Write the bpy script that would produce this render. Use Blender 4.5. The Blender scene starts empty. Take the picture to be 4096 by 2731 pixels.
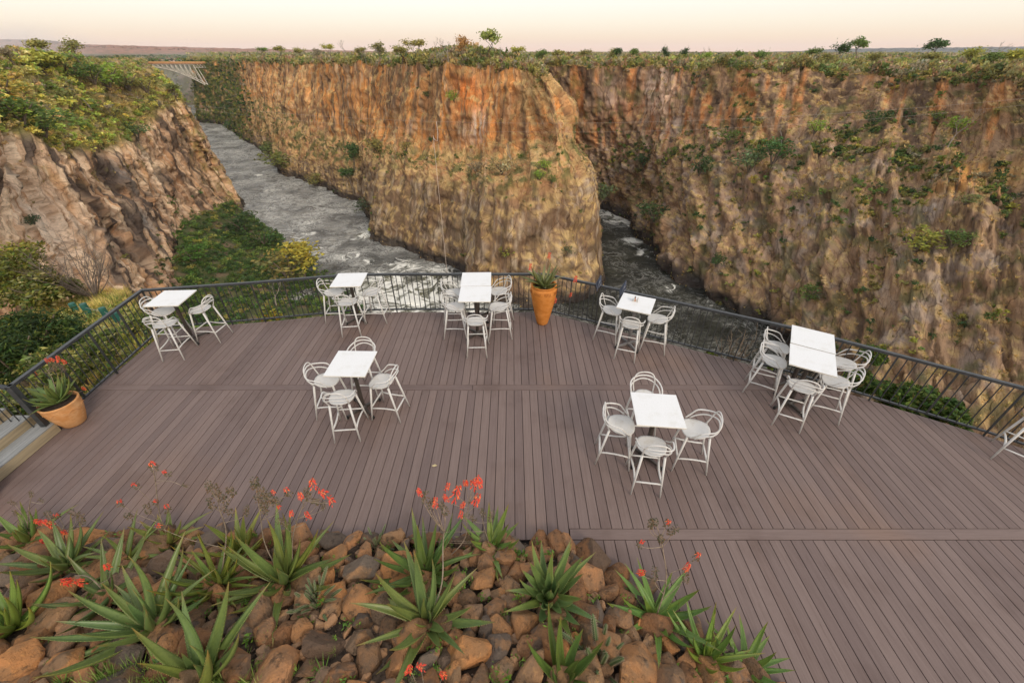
import bpy, bmesh, math, random
import numpy as np
from mathutils import Vector, Matrix, Euler

# ------------------------------------------------------------------ camera, sky, sun, exposure
SC = bpy.context.scene
COL = SC.collection
H, YH, FPX = 5.4, 205.0, 1650.0
TH = math.atan((1365.5 - YH) / FPX)
cam_d = bpy.data.cameras.new('camera'); cam = bpy.data.objects.new('camera', cam_d); COL.objects.link(cam)
cam.location = (0, 0, H); cam.rotation_euler = (math.pi / 2 - TH, 0, 0)
cam_d.sensor_width = 36; cam_d.lens = 36 * FPX / 4096; cam_d.clip_start = 0.05; cam_d.clip_end = 40000
SC.camera = cam
W = bpy.data.worlds.new('World'); SC.world = W; W.use_nodes = True
nt = W.node_tree; nt.nodes.clear()
SUN_EL, SUN_ROT = math.radians(36), math.radians(150)
wo = nt.nodes.new('ShaderNodeOutputWorld')
sky = nt.nodes.new('ShaderNodeTexSky'); sky.sky_type = 'NISHITA'; sky.sun_disc = False
sky.sun_elevation = SUN_EL; sky.sun_rotation = SUN_ROT; sky.dust_density = 4.0; sky.air_density = 1.0
b1 = nt.nodes.new('ShaderNodeBackground'); b1.inputs[1].default_value = 0.05
nt.links.new(sky.outputs[0], b1.inputs[0])
tc = nt.nodes.new('ShaderNodeTexCoord'); sx = nt.nodes.new('ShaderNodeSeparateXYZ')
nt.links.new(tc.outputs['Generated'], sx.inputs[0])
mr = nt.nodes.new('ShaderNodeMath'); mr.operation = 'POWER'; mr.use_clamp = True; mr.inputs[1].default_value = 0.5
mx = nt.nodes.new('ShaderNodeMath'); mx.operation = 'MAXIMUM'; mx.inputs[1].default_value = 0.0
nt.links.new(sx.outputs[2], mx.inputs[0]); nt.links.new(mx.outputs[0], mr.inputs[0])
rp = nt.nodes.new('ShaderNodeValToRGB'); cr_ = rp.color_ramp
stops = [(0.0, (.98, .66, .53)), (.09, (1.0, .72, .57)), (.15, (1.0, .80, .62)), (.21, (1.0, .89, .73)), (.29, (1.0, .955, .86)), (.5, (.92, .90, .86)), (1.0, (.88, .89, .92))]
while len(cr_.elements) < len(stops): cr_.elements.new(0.5)
for e, (p, c) in zip(cr_.elements, stops): e.position = p; e.color = (*c, 1)
nt.links.new(mr.outputs[0], rp.inputs[0])
b2 = nt.nodes.new('ShaderNodeBackground'); b2.inputs[1].default_value = 0.95
nt.links.new(rp.outputs[0], b2.inputs[0])
ad = nt.nodes.new('ShaderNodeAddShader'); nt.links.new(b1.outputs[0], ad.inputs[0]); nt.links.new(b2.outputs[0], ad.inputs[1])
nt.links.new(ad.outputs[0], wo.inputs[0])
sd = bpy.data.lights.new('sun', 'SUN'); so = bpy.data.objects.new('sun', sd); COL.objects.link(so)
sd.energy = 1.5; sd.angle = math.radians(14); sd.color = (1.0, .88, .72)
so.rotation_euler = (math.pi / 2 - SUN_EL, 0, math.radians(34))
SC.view_settings.view_transform = 'Standard'; SC.view_settings.look = 'None'
SC.view_settings.exposure = 0.0; SC.view_settings.gamma = 1.0; SC.view_settings.use_curve_mapping = False
try:
    SC.cycles.use_denoising = True; SC.cycles.max_bounces = 6; SC.cycles.diffuse_bounces = 3
    SC.cycles.glossy_bounces = 2; SC.cycles.transmission_bounces = 2; SC.cycles.volume_bounces = 1
    SC.cycles.caustics_reflective = False; SC.cycles.caustics_refractive = False
    SC.cycles.sample_clamp_indirect = 4
except Exception: pass

R = random.Random(7); G = np.random.default_rng(11)

# ------------------------------------------------------------------ geometry of the place seen from the terrace above
def ray(px, py):
    xc = (px - 2048) / FPX; yc = -(py - 1365.5) / FPX; c, s = math.cos(TH), math.sin(TH)
    return np.array([xc, c + yc * s, -s + yc * c])
def at(px, py, z=None, y=None, x=None):
    d = ray(px, py)
    t = (z - H) / d[2] if z is not None else (y / d[1] if y is not None else x / d[0])
    return np.array([0, 0, H]) + t * d
def proj(P):
    P = np.asarray(P, float); q = P - np.array([0, 0, H]); c, s = math.cos(TH), math.sin(TH)
    zc = q[..., 1] * c - q[..., 2] * s; yc = q[..., 1] * s + q[..., 2] * c
    zc = np.where(zc < .05, .05, zc)
    return 2048 + FPX * q[..., 0] / zc, 1365.5 - FPX * yc / zc, zc
VS = 4096 / 2352
WZ = -115.0
def vp(vx, vy, d): return at(vx * VS, vy * VS, y=d)
def vw(vx, vy): return at(vx * VS, vy * VS, z=WZ)

# ------------------------------------------------------------------ noise
_pm = G.permutation(256); PM = np.concatenate([_pm, _pm, _pm])
_gr = G.normal(size=(256, 3)); GR = _gr / np.linalg.norm(_gr, axis=1)[:, None]
def perlin(p):
    p = np.asarray(p, float); i = np.floor(p).astype(int); f = p - i; i &= 255
    u = f * f * f * (f * (f * 6 - 15) + 10); r = 0
    for dx in (0, 1):
        for dy in (0, 1):
            for dz in (0, 1):
                h = PM[PM[PM[i[..., 0] + dx] + i[..., 1] + dy] + i[..., 2] + dz]
                g = GR[h]; v = g[..., 0] * (f[..., 0] - dx) + g[..., 1] * (f[..., 1] - dy) + g[..., 2] * (f[..., 2] - dz)
                w = (u[..., 0] if dx else 1 - u[..., 0]) * (u[..., 1] if dy else 1 - u[..., 1]) * (u[..., 2] if dz else 1 - u[..., 2])
                r = r + v * w
    return r * 1.5
def fbm(p, octv=4, gain=.5):
    p = np.asarray(p, float); a, s, r = 1.0, 1.0, 0
    for k in range(octv):
        r = r + a * perlin(p * s + 17.3 * k); a *= gain; s *= 2.03
    return r
def hash2(i, j, k=0):
    return PM[(PM[(np.asarray(i).astype(int) + 31 * k) & 255] + np.asarray(j).astype(int)) & 255] / 255.0
def blocks(a, b, k=0):
    i = np.floor(a); bb = b + hash2(i, i * 0, k) * 7; j = np.floor(bb)
    return hash2(i, j, k + 3)
def sstep(x, a, b):
    t = np.clip((x - a) / (b - a), 0, 1); return t * t * (3 - 2 * t)
def mixc(c, d, t): return c + (np.asarray(d) - c) * np.asarray(t)[..., None]

# ------------------------------------------------------------------ object helpers
def tag(o, label=None, cat=None, group=None, kind=None):
    if label: o['label'] = label
    if cat: o['category'] = cat
    if group: o['group'] = group
    if kind: o['kind'] = kind
    return o
def link(name, data, parent=None, loc=None, rot=None, scale=None):
    o = bpy.data.objects.new(name, data); COL.objects.link(o)
    if parent: o.parent = parent
    if loc is not None: o.location = loc
    if rot is not None: o.rotation_euler = rot
    if scale is not None: o.scale = scale if hasattr(scale, '__len__') else (scale,) * 3
    return o
def empty(name, loc=(0, 0, 0), rz=0, scale=1): return link(name, None, None, loc, (0, 0, rz), scale)
def mesh_np(name, V, F, mat, col=None, smooth=False):
    me = bpy.data.meshes.new(name); V = np.asarray(V, np.float32); F = np.asarray(F, np.int32); k = F.shape[1]
    me.vertices.add(len(V)); me.vertices.foreach_set('co', V.ravel())
    me.loops.add(F.size); me.loops.foreach_set('vertex_index', F.ravel())
    me.polygons.add(len(F)); me.polygons.foreach_set('loop_start', np.arange(len(F), dtype=np.int32) * k)
    if smooth: me.polygons.foreach_set('use_smooth', np.ones(len(F), bool))
    if col is not None:
        a = me.attributes.new('col', 'FLOAT_COLOR', 'POINT')
        c = np.ones((len(V), 4), np.float32); c[:, :3] = col; a.data.foreach_set('color', c.ravel())
    me.update(calc_edges=True); me.validate(); me.materials.append(mat)
    return me
class MB:
    def __init__(s): s.v = []; s.f = []; s.c = []
    def add(s, V, F, c=None):
        o = len(s.v); s.v += [tuple(p) for p in V]; s.f += [tuple(i + o for i in f) for f in F]
        s.c += [c if c is not None else (1, 1, 1)] * len(V) if (c is None or not hasattr(c[0], '__len__')) else [tuple(q) for q in c]
        return s
    def mesh(s, name, mat, smooth=False):
        me = bpy.data.meshes.new(name); me.from_pydata(s.v, [], s.f); me.materials.append(mat)
        a = me.attributes.new('col', 'FLOAT_COLOR', 'POINT')
        a.data.foreach_set('color', np.c_[np.array(s.c, np.float32), np.ones(len(s.v), np.float32)].ravel())
        if smooth: me.polygons.foreach_set('use_smooth', np.ones(len(me.polygons), bool))
        me.update(); return me
    def build(s, name, mat, parent=None, smooth=False): return link(name, s.mesh(name, mat, smooth), parent)
    def box(s, c, d, rz=0, ch=0.0, c3=None):
        x, y, z = [q / 2 for q in d]; k = min(ch, x * .9, y * .9, z * .9); V = []; F = []
        if k <= 0:
            P = [(a * x, b * y, e * z) for a in (-1, 1) for b in (-1, 1) for e in (-1, 1)]
            F = [(0, 1, 3, 2), (4, 6, 7, 5), (0, 4, 5, 1), (2, 3, 7, 6), (0, 2, 6, 4), (1, 5, 7, 3)]
        else:
            lv = [(-z, k), (-z + k, 0), (z - k, 0), (z, k)]; P = []
            for zz, q in lv: P += [(-x + q, -y + q, zz), (x - q, -y + q, zz), (x - q, y - q, zz), (-x + q, y - q, zz)]
            F = [(3, 2, 1, 0), (12, 13, 14, 15)]
            for l in range(3):
                for i in range(4): F.append((l * 4 + i, l * 4 + (i + 1) % 4, l * 4 + 4 + (i + 1) % 4, l * 4 + 4 + i))
        ca, sa = math.cos(rz), math.sin(rz)
        s.add([(c[0] + p[0] * ca - p[1] * sa, c[1] + p[0] * sa + p[1] * ca, c[2] + p[2]) for p in P], F, c3); return s
    def tube(s, pts, r, n=8, caps=True, flat=1.0, c=None):
        pts = [np.asarray(p, float) for p in pts]; m = len(pts); rs = r if hasattr(r, '__len__') else [r] * m
        V = []; F = []; t0 = pts[1] - pts[0]; up = np.array([0, 0, 1.]) if abs(t0[2]) < .9 * np.linalg.norm(t0) else np.array([1., 0, 0])
        for i in range(m):
            t = pts[min(i + 1, m - 1)] - pts[max(i - 1, 0)]; t = t / (np.linalg.norm(t) + 1e-9)
            a = np.cross(t, up); a /= np.linalg.norm(a) + 1e-9; b = np.cross(a, t); up = b
            for k in range(n):
                q = 2 * math.pi * k / n; V.append(pts[i] + rs[i] * (a * math.cos(q) + b * math.sin(q) * flat))
        for i in range(m - 1):
            for k in range(n):
                k2 = (k + 1) % n; F.append((i * n + k, i * n + k2, (i + 1) * n + k2, (i + 1) * n + k))
        if caps: F += [tuple(range(n))[::-1], tuple(range((m - 1) * n, m * n))]
        s.add(V, F, c); return s
    def lathe(s, prof, n=32, c=None):
        V = []; F = []; m = len(prof)
        for r, z in prof:
            for k in range(n): V.append((r * math.cos(2 * math.pi * k / n), r * math.sin(2 * math.pi * k / n), z))
        for i in range(m - 1):
            for k in range(n):
                k2 = (k + 1) % n; F.append((i * n + k, i * n + k2, (i + 1) * n + k2, (i + 1) * n + k))
        s.add(V, F, c); return s
def crom(pts, n):
    P = np.asarray(pts, float); m = len(P); out = []
    Q = np.vstack([2 * P[0] - P[1], P, 2 * P[-1] - P[-2]])
    for t in np.linspace(0, m - 1, n):
        i = min(int(t), m - 2); f = t - i; a, b, c, d = Q[i], Q[i + 1], Q[i + 2], Q[i + 3]
        out.append(.5 * (2 * b + (c - a) * f + (2 * a - 5 * b + 4 * c - d) * f * f + (3 * b - a - 3 * c + d) * f ** 3))
    return np.array(out)

# ------------------------------------------------------------------ materials
def mat_new(name):
    m = bpy.data.materials.new(name); m.use_nodes = True; n = m.node_tree; n.nodes.clear(); return m, n
def nd(n, t, props=None, **k):
    x = n.nodes.new('ShaderNode' + t)
    for a, v in (props or {}).items(): setattr(x, a, v)
    for a, v in k.items():
        key = int(a[1:]) if a[0] == 'i' and a[1:].isdigit() else a.replace('_', ' ')
        s = x.inputs[key]
        if isinstance(v, bpy.types.NodeSocket): n.links.new(v, s)
        elif hasattr(v, '__len__') and len(v) == 3 and s.type == 'RGBA': s.default_value = (*v, 1)
        else: s.default_value = v
    return x
def mixn(n, a, b, f, mode='MIX'):
    x = n.nodes.new('ShaderNodeMix'); x.data_type = 'RGBA'; x.blend_type = mode
    for s, v in ((x.inputs[0], f), (x.inputs[6], a), (x.inputs[7], b)):
        if isinstance(v, bpy.types.NodeSocket): n.links.new(v, s)
        elif hasattr(v, '__len__'): s.default_value = (*v[:3], 1)
        else: s.default_value = v
    return x.outputs[2]
def ramp(n, v, a, b, lo=0.0, hi=1.0):
    x = nd(n, 'MapRange', {'interpolation_type': 'SMOOTHSTEP'}, i0=v, i1=a, i2=b, i3=lo, i4=hi); return x.outputs[0]
def pos(n, scale=(1, 1, 1), obj=False):
    if obj: src = nd(n, 'TexCoord').outputs['Object']
    else: src = nd(n, 'NewGeometry').outputs['Position']
    return nd(n, 'Mapping', i0=src, i3=scale).outputs[0]
def noise(n, v, scale, detail=4, rough=.55, dist=0):
    return nd(n, 'TexNoise', Vector=v, Scale=scale, Detail=detail, Roughness=rough, Distortion=dist).outputs[0]
def finish(m, n, color, rough=.6, bump=None, bd=.01, bs=.5, spec=.3, **k):
    b = nd(n, 'BsdfPrincipled', Roughness=rough); s = b.inputs['Base Color']
    if isinstance(color, bpy.types.NodeSocket): n.links.new(color, s)
    else: s.default_value = (*color, 1)
    b.inputs['Specular IOR Level'].default_value = spec
    for a, v in k.items(): b.inputs[a.replace('_', ' ')].default_value = v
    if bump is not None:
        q = nd(n, 'Bump', Strength=bs, Distance=bd, Height=bump); n.links.new(q.outputs[0], b.inputs['Normal'])
    o = n.nodes.new('ShaderNodeOutputMaterial'); n.links.new(b.outputs[0], o.inputs[0]); return m
def attr(n, a='col'): return nd(n, 'Attribute', {'attribute_name': a}).outputs[0]
def m_plain(name, c, rough=.5, var=.12, sc=8, bump=0, spec=.4, obj=True):
    m, n = mat_new(name); p = pos(n, obj=obj); v = noise(n, p, sc, 5)
    col = mixn(n, [q * (1 - var) for q in c], [min(1, q * (1 + var)) for q in c], ramp(n, v, .3, .7))
    return finish(m, n, col, rough, v if bump else None, bump or .01, .5, spec)
def m_leaf(name, trans=.3, rough=.6):
    m, n = mat_new(name); oc = nd(n, 'ObjectInfo')
    c = mixn(n, attr(n), oc.outputs['Color'], 1.0, 'MULTIPLY')
    v = noise(n, pos(n), 1.3, 3); c = mixn(n, c, [1.35, 1.25, 1.0], ramp(n, v, .45, .75, 0, .6), 'MULTIPLY')
    b = nd(n, 'BsdfPrincipled', Roughness=rough); n.links.new(c, b.inputs['Base Color']); b.inputs['Specular IOR Level'].default_value = .2
    t = nd(n, 'BsdfTranslucent'); n.links.new(c, t.inputs[0])
    x = nd(n, 'MixShader', i0=trans); n.links.new(b.outputs[0], x.inputs[1]); n.links.new(t.outputs[0], x.inputs[2])
    o = n.nodes.new('ShaderNodeOutputMaterial'); n.links.new(x.outputs[0], o.inputs[0]); return m
def m_cliff(name, s=1.0, an=.10):
    m, n = mat_new(name); c = attr(n); rk = nd(n, 'Attribute', {'attribute_name': 'rock'}).outputs['Vector']
    wq = nd(n, 'TexNoise', Vector=rk, Scale=.09, Detail=5.0)
    wp = nd(n, 'VectorMath', {'operation': 'MULTIPLY_ADD'}, i0=wq.outputs[1], i1=(7, 12, 0), i2=rk).outputs[0]
    st1 = noise(n, nd(n, 'Mapping', i0=wp, i3=(1, an, 1)).outputs[0], .55 if an < .2 else .30, 7, .68); st2 = noise(n, nd(n, 'Mapping', i0=rk, i3=(1, .22, 1)).outputs[0], 1.3, 5, .65); w = noise(n, pos(n), .9, 6, .7)
    vw_ = nd(n, 'Mapping', i0=wp, i3=(1, .62, 1)).outputs[0]; vc = nd(n, 'TexVoronoi', Vector=nd(n, 'Mapping', i0=wp, i3=(1, .7, 1)).outputs[0], Scale=.34); cc_ = nd(n, 'SeparateColor', i0=vc.outputs[1]).outputs[1]
    va = nd(n, 'TexVoronoi', Vector=vw_, Scale=.10); ea = nd(n, 'TexVoronoi', {'feature': 'DISTANCE_TO_EDGE'}, Vector=vw_, Scale=.10).outputs[0]; eb = nd(n, 'TexVoronoi', {'feature': 'DISTANCE_TO_EDGE'}, Vector=vw_, Scale=.30).outputs[0]
    ca = nd(n, 'SeparateColor', i0=va.outputs[1]).outputs[0]; c = mixn(n, c, [1.2, 1.17, 1.12], 1.0, 'MULTIPLY')
    c = mixn(n, c, [.78, .76, .76], ramp(n, ca, .62, .30), 'MULTIPLY')
    c = mixn(n, c, [.50, .46, .44], ramp(n, st1, .46, .30), 'MULTIPLY'); c = mixn(n, c, [1.35, 1.27, 1.18], ramp(n, st1, .54, .70), 'MULTIPLY')
    c = mixn(n, c, [.70, .68, .66], ramp(n, st2, .48, .34), 'MULTIPLY'); c = mixn(n, c, [1.3, 1.25, 1.18], ramp(n, w, .54, .72), 'MULTIPLY')
    c = mixn(n, c, [.38, .34, .32], ramp(n, ea, .02, .0, 0, .6), 'MULTIPLY'); c = mixn(n, c, [.62, .58, .56], ramp(n, eb, .03, .0, 0, .7), 'MULTIPLY')  # rock cracks, with the shade inside them painted as dark colour
    h = nd(n, 'Math', {'operation': 'ADD'}, i0=nd(n, 'Math', {'operation': 'MULTIPLY'}, i0=st2, i1=.4).outputs[0], i1=nd(n, 'Math', {'operation': 'ADD'}, i0=w, i1=nd(n, 'Math', {'operation': 'ADD'}, i0=ca, i1=nd(n, 'Math', {'operation': 'MULTIPLY'}, i0=cc_, i1=.6).outputs[0]).outputs[0]).outputs[0]).outputs[0]; c = mixn(n, c, [.80, .78, .76], ramp(n, cc_, .5, .15), 'MULTIPLY')
    return finish(m, n, c, .9, h, 1.0, .8, .12)
MC = m_cliff('cliff_rock'); MC2 = m_cliff('slope_rock', 1.0, .42); ML = m_leaf('foliage'); 
def m_attr(name, rough=.8, sc=3.0, var=.3, bump=.02):
    m, n = mat_new(name); v = noise(n, pos(n), sc, 6, .6)
    c = mixn(n, attr(n), [1 - var] * 3, ramp(n, v, .6, .35), 'MULTIPLY'); return finish(m, n, c, rough, v, bump, .5, .2)
MS = m_attr('dry_soil', .95, 1.2, .35, .1); MBK = m_attr('bark', .9, 6, .4, .02)

# ------------------------------------------------------------------ lofted ground sheets
GRIDS = []
def catm(P, ts, axis):
    P = np.moveaxis(P, axis, 0); m = len(P); Q = np.concatenate([[2 * P[0] - P[1]], P, [2 * P[-1] - P[-2]]])
    i = np.minimum(ts.astype(int), m - 2); f = (ts - i).reshape(-1, *([1] * (P.ndim - 1)))
    a, b, c, d = Q[i], Q[i + 1], Q[i + 2], Q[i + 3]
    o = .5 * (2 * b + (c - a) * f + (2 * a - 5 * b + 4 * c - d) * f * f + (3 * b - a - 3 * c + d) * f ** 3)
    return np.moveaxis(o, 0, axis)
def params(P, axis, res, lo=2):
    d = np.linalg.norm(np.diff(P, axis=axis), axis=-1).mean(axis=1 - axis); ts = []
    for k, l in enumerate(d):
        q = max(lo, int(l / (res[k] if hasattr(res, '__len__') else res))); ts.append(k + np.arange(q) / q)
    return np.concatenate(ts + [[len(d) - 1e-6]])
def loft(ctrl, ru, rv):
    C = np.array(ctrl, float); tu = params(C, 1, ru); tv = params(C, 0, rv)
    P = catm(catm(C, tv, 0), tu, 1)
    return P, tv, tu
def normals(P):
    a = np.gradient(P, axis=1); b = np.gradient(P, axis=0); N = np.cross(b, a); N /= np.linalg.norm(N, axis=-1)[..., None] + 1e-9
    return N
def arcs(P):
    u = np.cumsum(np.linalg.norm(np.diff(P[len(P) // 2], axis=0, prepend=P[len(P) // 2][:1]), axis=1))
    return np.broadcast_to(u[None], P.shape[:2])
def sheet(name, P, col, mat, register=True, kind='structure', label=None, U=None):
    nv, nu = P.shape[:2]; i = np.arange(nv * nu).reshape(nv, nu)
    F = np.stack([i[:-1, :-1], i[1:, :-1], i[1:, 1:], i[:-1, 1:]], -1).reshape(-1, 4)
    o = link(name, mesh_np(name, P.reshape(-1, 3), F, mat, col.reshape(-1, 3))); tag(o, label, kind=kind)
    if U is not None:
        S = np.cumsum(np.linalg.norm(np.diff(P, axis=0, prepend=P[:1]), axis=-1).mean(1))[:, None] + 0 * U; a = o.data.attributes.new('rock', 'FLOAT_VECTOR', 'POINT'); a.data.foreach_set('vector', np.stack([U, S, U * 0 + len(name)], -1).astype(np.float32).ravel())
    if register: px, py, zc = proj(P); GRIDS.append((name, P, normals(P), px, py, zc))
    return o
def surf(vx, vy, only=None):
    best = None
    for (nm, P, N, px, py, zc) in GRIDS:
        if only and nm not in only: continue
        d = np.hypot(px - vx * VS, py - vy * VS); tol = max(d.min() + 3, 9.0); m = d < tol
        if d.min() > 40: continue
        z = np.where(m, zc, 1e9); k = np.unravel_index(np.argmin(z), z.shape)
        if best is None or z[k] < best[2]: best = (P[k], N[k], z[k])
    return best
def patch(P, c, r):   # soft spot round a point of the rock
    return np.exp(-(np.linalg.norm(P - c, axis=-1) / r) ** 2)

# river -------------------------------------------------------------
def m_water():
    m, n = mat_new('river_water'); p = pos(n, (1, 1, 0)); f = attr(n, 'col'); sp = nd(n, 'SeparateColor', i0=f).outputs
    wq = nd(n, 'TexNoise', Vector=p, Scale=.035, Detail=3.0)
    wv = nd(n, 'VectorMath', {'operation': 'MULTIPLY_ADD'}, i0=wq.outputs[1], i1=(26, 26, 0), i2=p).outputs[0]
    a = noise(n, wv, .10, 8, .68, 1.2); b = noise(n, nd(n, 'Mapping', i0=wv, i2=(0, 0, -.65), i3=(.35, 1.3, 1)).outputs[0], .30, 6, .65, .8)
    r1 = nd(n, 'Math', {'operation': 'ABSOLUTE'}, i0=nd(n, 'Math', {'operation': 'SUBTRACT'}, i0=a, i1=.5).outputs[0]).outputs[0]
    vein = ramp(n, r1, .045, .0); vein2 = ramp(n, nd(n, 'Math', {'operation': 'ABSOLUTE'}, i0=nd(n, 'Math', {'operation': 'SUBTRACT'}, i0=b, i1=.5).outputs[0]).outputs[0], .05, .0)
    s = nd(n, 'Math', {'operation': 'ADD'}, i0=vein, i1=nd(n, 'Math', {'operation': 'MULTIPLY'}, i0=vein2, i1=.6).outputs[0]).outputs[0]
    patchy = ramp(n, noise(n, p, .03, 4), .35, .65)
    s = nd(n, 'Math', {'operation': 'MULTIPLY'}, i0=s, i1=nd(n, 'Math', {'operation': 'MULTIPLY'}, i0=patchy, i1=sp[0]).outputs[0]).outputs[0]
    big = nd(n, 'Math', {'operation': 'MULTIPLY'}, i0=ramp(n, nd(n, 'Math', {'operation': 'ADD'}, i0=a, i1=nd(n, 'Math', {'operation': 'MULTIPLY'}, i0=sp[1], i1=.25).outputs[0]).outputs[0], .60, .70), i1=ramp(n, sp[1], 0.02, .25)).outputs[0]
    foam = nd(n, 'Math', {'operation': 'MAXIMUM', 'use_clamp': True}, i0=s, i1=big).outputs[0]
    dark = mixn(n, [.020, .020, .011], [.23, .225, .205], sp[2]); dark = mixn(n, dark, [.16, .155, .09], ramp(n, sp[1], .2, .8, 0, .75))
    dark = mixn(n, dark, [.42, .42, .42], ramp(n, noise(n, wv, .045, 6, .6, 1.5), .52, .38, 0, .85), 'MULTIPLY'); dark = mixn(n, dark, [1.45, 1.42, 1.36], ramp(n, noise(n, wv, .07, 5, .6, 1.), .54, .68), 'MULTIPLY')
    c = mixn(n, dark, [.88, .86, .78], nd(n, 'Math', {'operation': 'MULTIPLY'}, i0=foam, i1=.95).outputs[0])
    rg = nd(n, 'MapRange', i0=foam, i1=0., i2=1., i3=.22, i4=.8).outputs[0]
    h = nd(n, 'Math', {'operation': 'ADD'}, i0=b, i1=noise(n, wv, .55, 5, .6)).outputs[0]
    bs = nd(n, 'BsdfPrincipled', Roughness=rg); n.links.new(c, bs.inputs['Base Color']); bs.inputs['IOR'].default_value = 1.33
    q = nd(n, 'Bump', Strength=.9, Distance=1.6, Height=h); n.links.new(q.outputs[0], bs.inputs['Normal'])
    o = n.nodes.new('ShaderNodeOutputMaterial'); n.links.new(bs.outputs[0], o.inputs[0]); return m
xs = np.concatenate([np.arange(-1500, -330, 18), np.arange(-330, 240, 2.3), np.arange(240, 400, 10)])
ys = np.concatenate([np.arange(20, 110, 6), np.arange(110, 480, 2.3), np.arange(480, 1400, 12)])
X, Y = np.meshgrid(xs, ys); PW = np.stack([X, Y, np.full_like(X, WZ)], -1)
left = sstep(X + .12 * (Y - 260), 25, -25)
rap = np.zeros_like(X)
for (vx, vy, r, a) in [(880, 660, 22, .8), (950, 690, 24, .8), (1000, 640, 18, .7), (930, 610, 14, .5), (840, 540, 10, .8), (850, 600, 10, .35), (1045, 655, 12, .5), (1060, 720, 18, .6), (1100, 725, 14, .4), (880, 740, 24, .8), (980, 760, 24, .75),
        (510, 330, 16, .5), (480, 300, 22, .5), (620, 440, 14, .35), (590, 400, 14, .3), (560, 350, 18, .4), (1400, 490, 16, .75), (1425, 505, 14, .8), (1450, 555, 9, .65), (1480, 580, 7, .6), (1540, 660, 7, .3), (1640, 690, 9, .35), (700, 545, 16, .3), (790, 590, 14, .35)]:
    c = vw(vx, vy); rap = np.maximum(rap, a * np.exp(-(((X - c[0]) / r) ** 2 + ((Y - c[1]) / (r * 1.1)) ** 2)))
wav = fbm(np.stack([X / 14, Y / 14, X * 0], -1), 4); PW[..., 2] += wav * (.35 + .5 * left) + rap * 1.8 * np.abs(fbm(np.stack([X / 7, Y / 7, X * 0 + 3], -1), 3))
fcol = np.stack([.20 + .34 * left + .5 * (rap > .3), rap, .04 + .96 * left * sstep(Y, 190, 330)], -1)
MWAT = m_water()
sheet('river', PW, fcol, MWAT, False)

# promontory between the two arms ------------------------------------
def column(rim, base, y1, y2, f1=.14, f2=.72, bow=0):
    (rx, ry, rd), (bx, by) = rim, base; B = vw(bx, by); Bd = B[1]; out = [vp(rx, ry, rd)]
    for vy, f in ((y1, f1), ((y1 * .6 + y2 * .4), f1 + (f2 - f1) * .5), (y2, f2)):
        x = rx + (bx - rx) * (vy - ry) / (by - ry) + bow * (1 - abs(f - .5)); out.append(vp(x, vy, rd + (Bd - rd) * f))
    x = bx + (rx - bx) * .06; out.append(vp(x, by + (y2 - by) * .22, Bd + (rd - Bd) * .06))
    out.append(B + np.array([0, 0, -2.0])); return out
cc = [column((442, 143, 1000), (449, 282), 170, 240), column((505, 140, 965), (511, 287), 175, 245), column((545, 143, 800), (564, 323), 215, 290),
      column((600, 143, 700), (605, 351), 225, 310), column((660, 143, 600), (647, 398), 250, 345), column((720, 145, 530), (699, 417), 290, 365),
      column((800, 147, 460), (804, 459), 310, 385), column((850, 148, 435), (834, 472), 318, 372, .14, .8), column((890, 149, 415), (853, 520), 322, 372, .14, .86),
      column((950, 150, 375), (880, 560), 328, 385, .14, .84), column((1030, 151, 335), (1000, 602), 335, 410, .14, .8), column((1100, 152, 325), (1062, 634), 338, 425, .14, .8),
      column((1150, 155, 315), (1095, 690), 338, 435, .14, .8), column((1190, 160, 305), (1175, 704), 335, 440, .15, .8, 6), column((1220, 167, 298), (1275, 699), 300, 430, .2, .75, 18), column((1240, 174, 292), (1352, 685), 270, 420, .25, .7, 14)]
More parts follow.
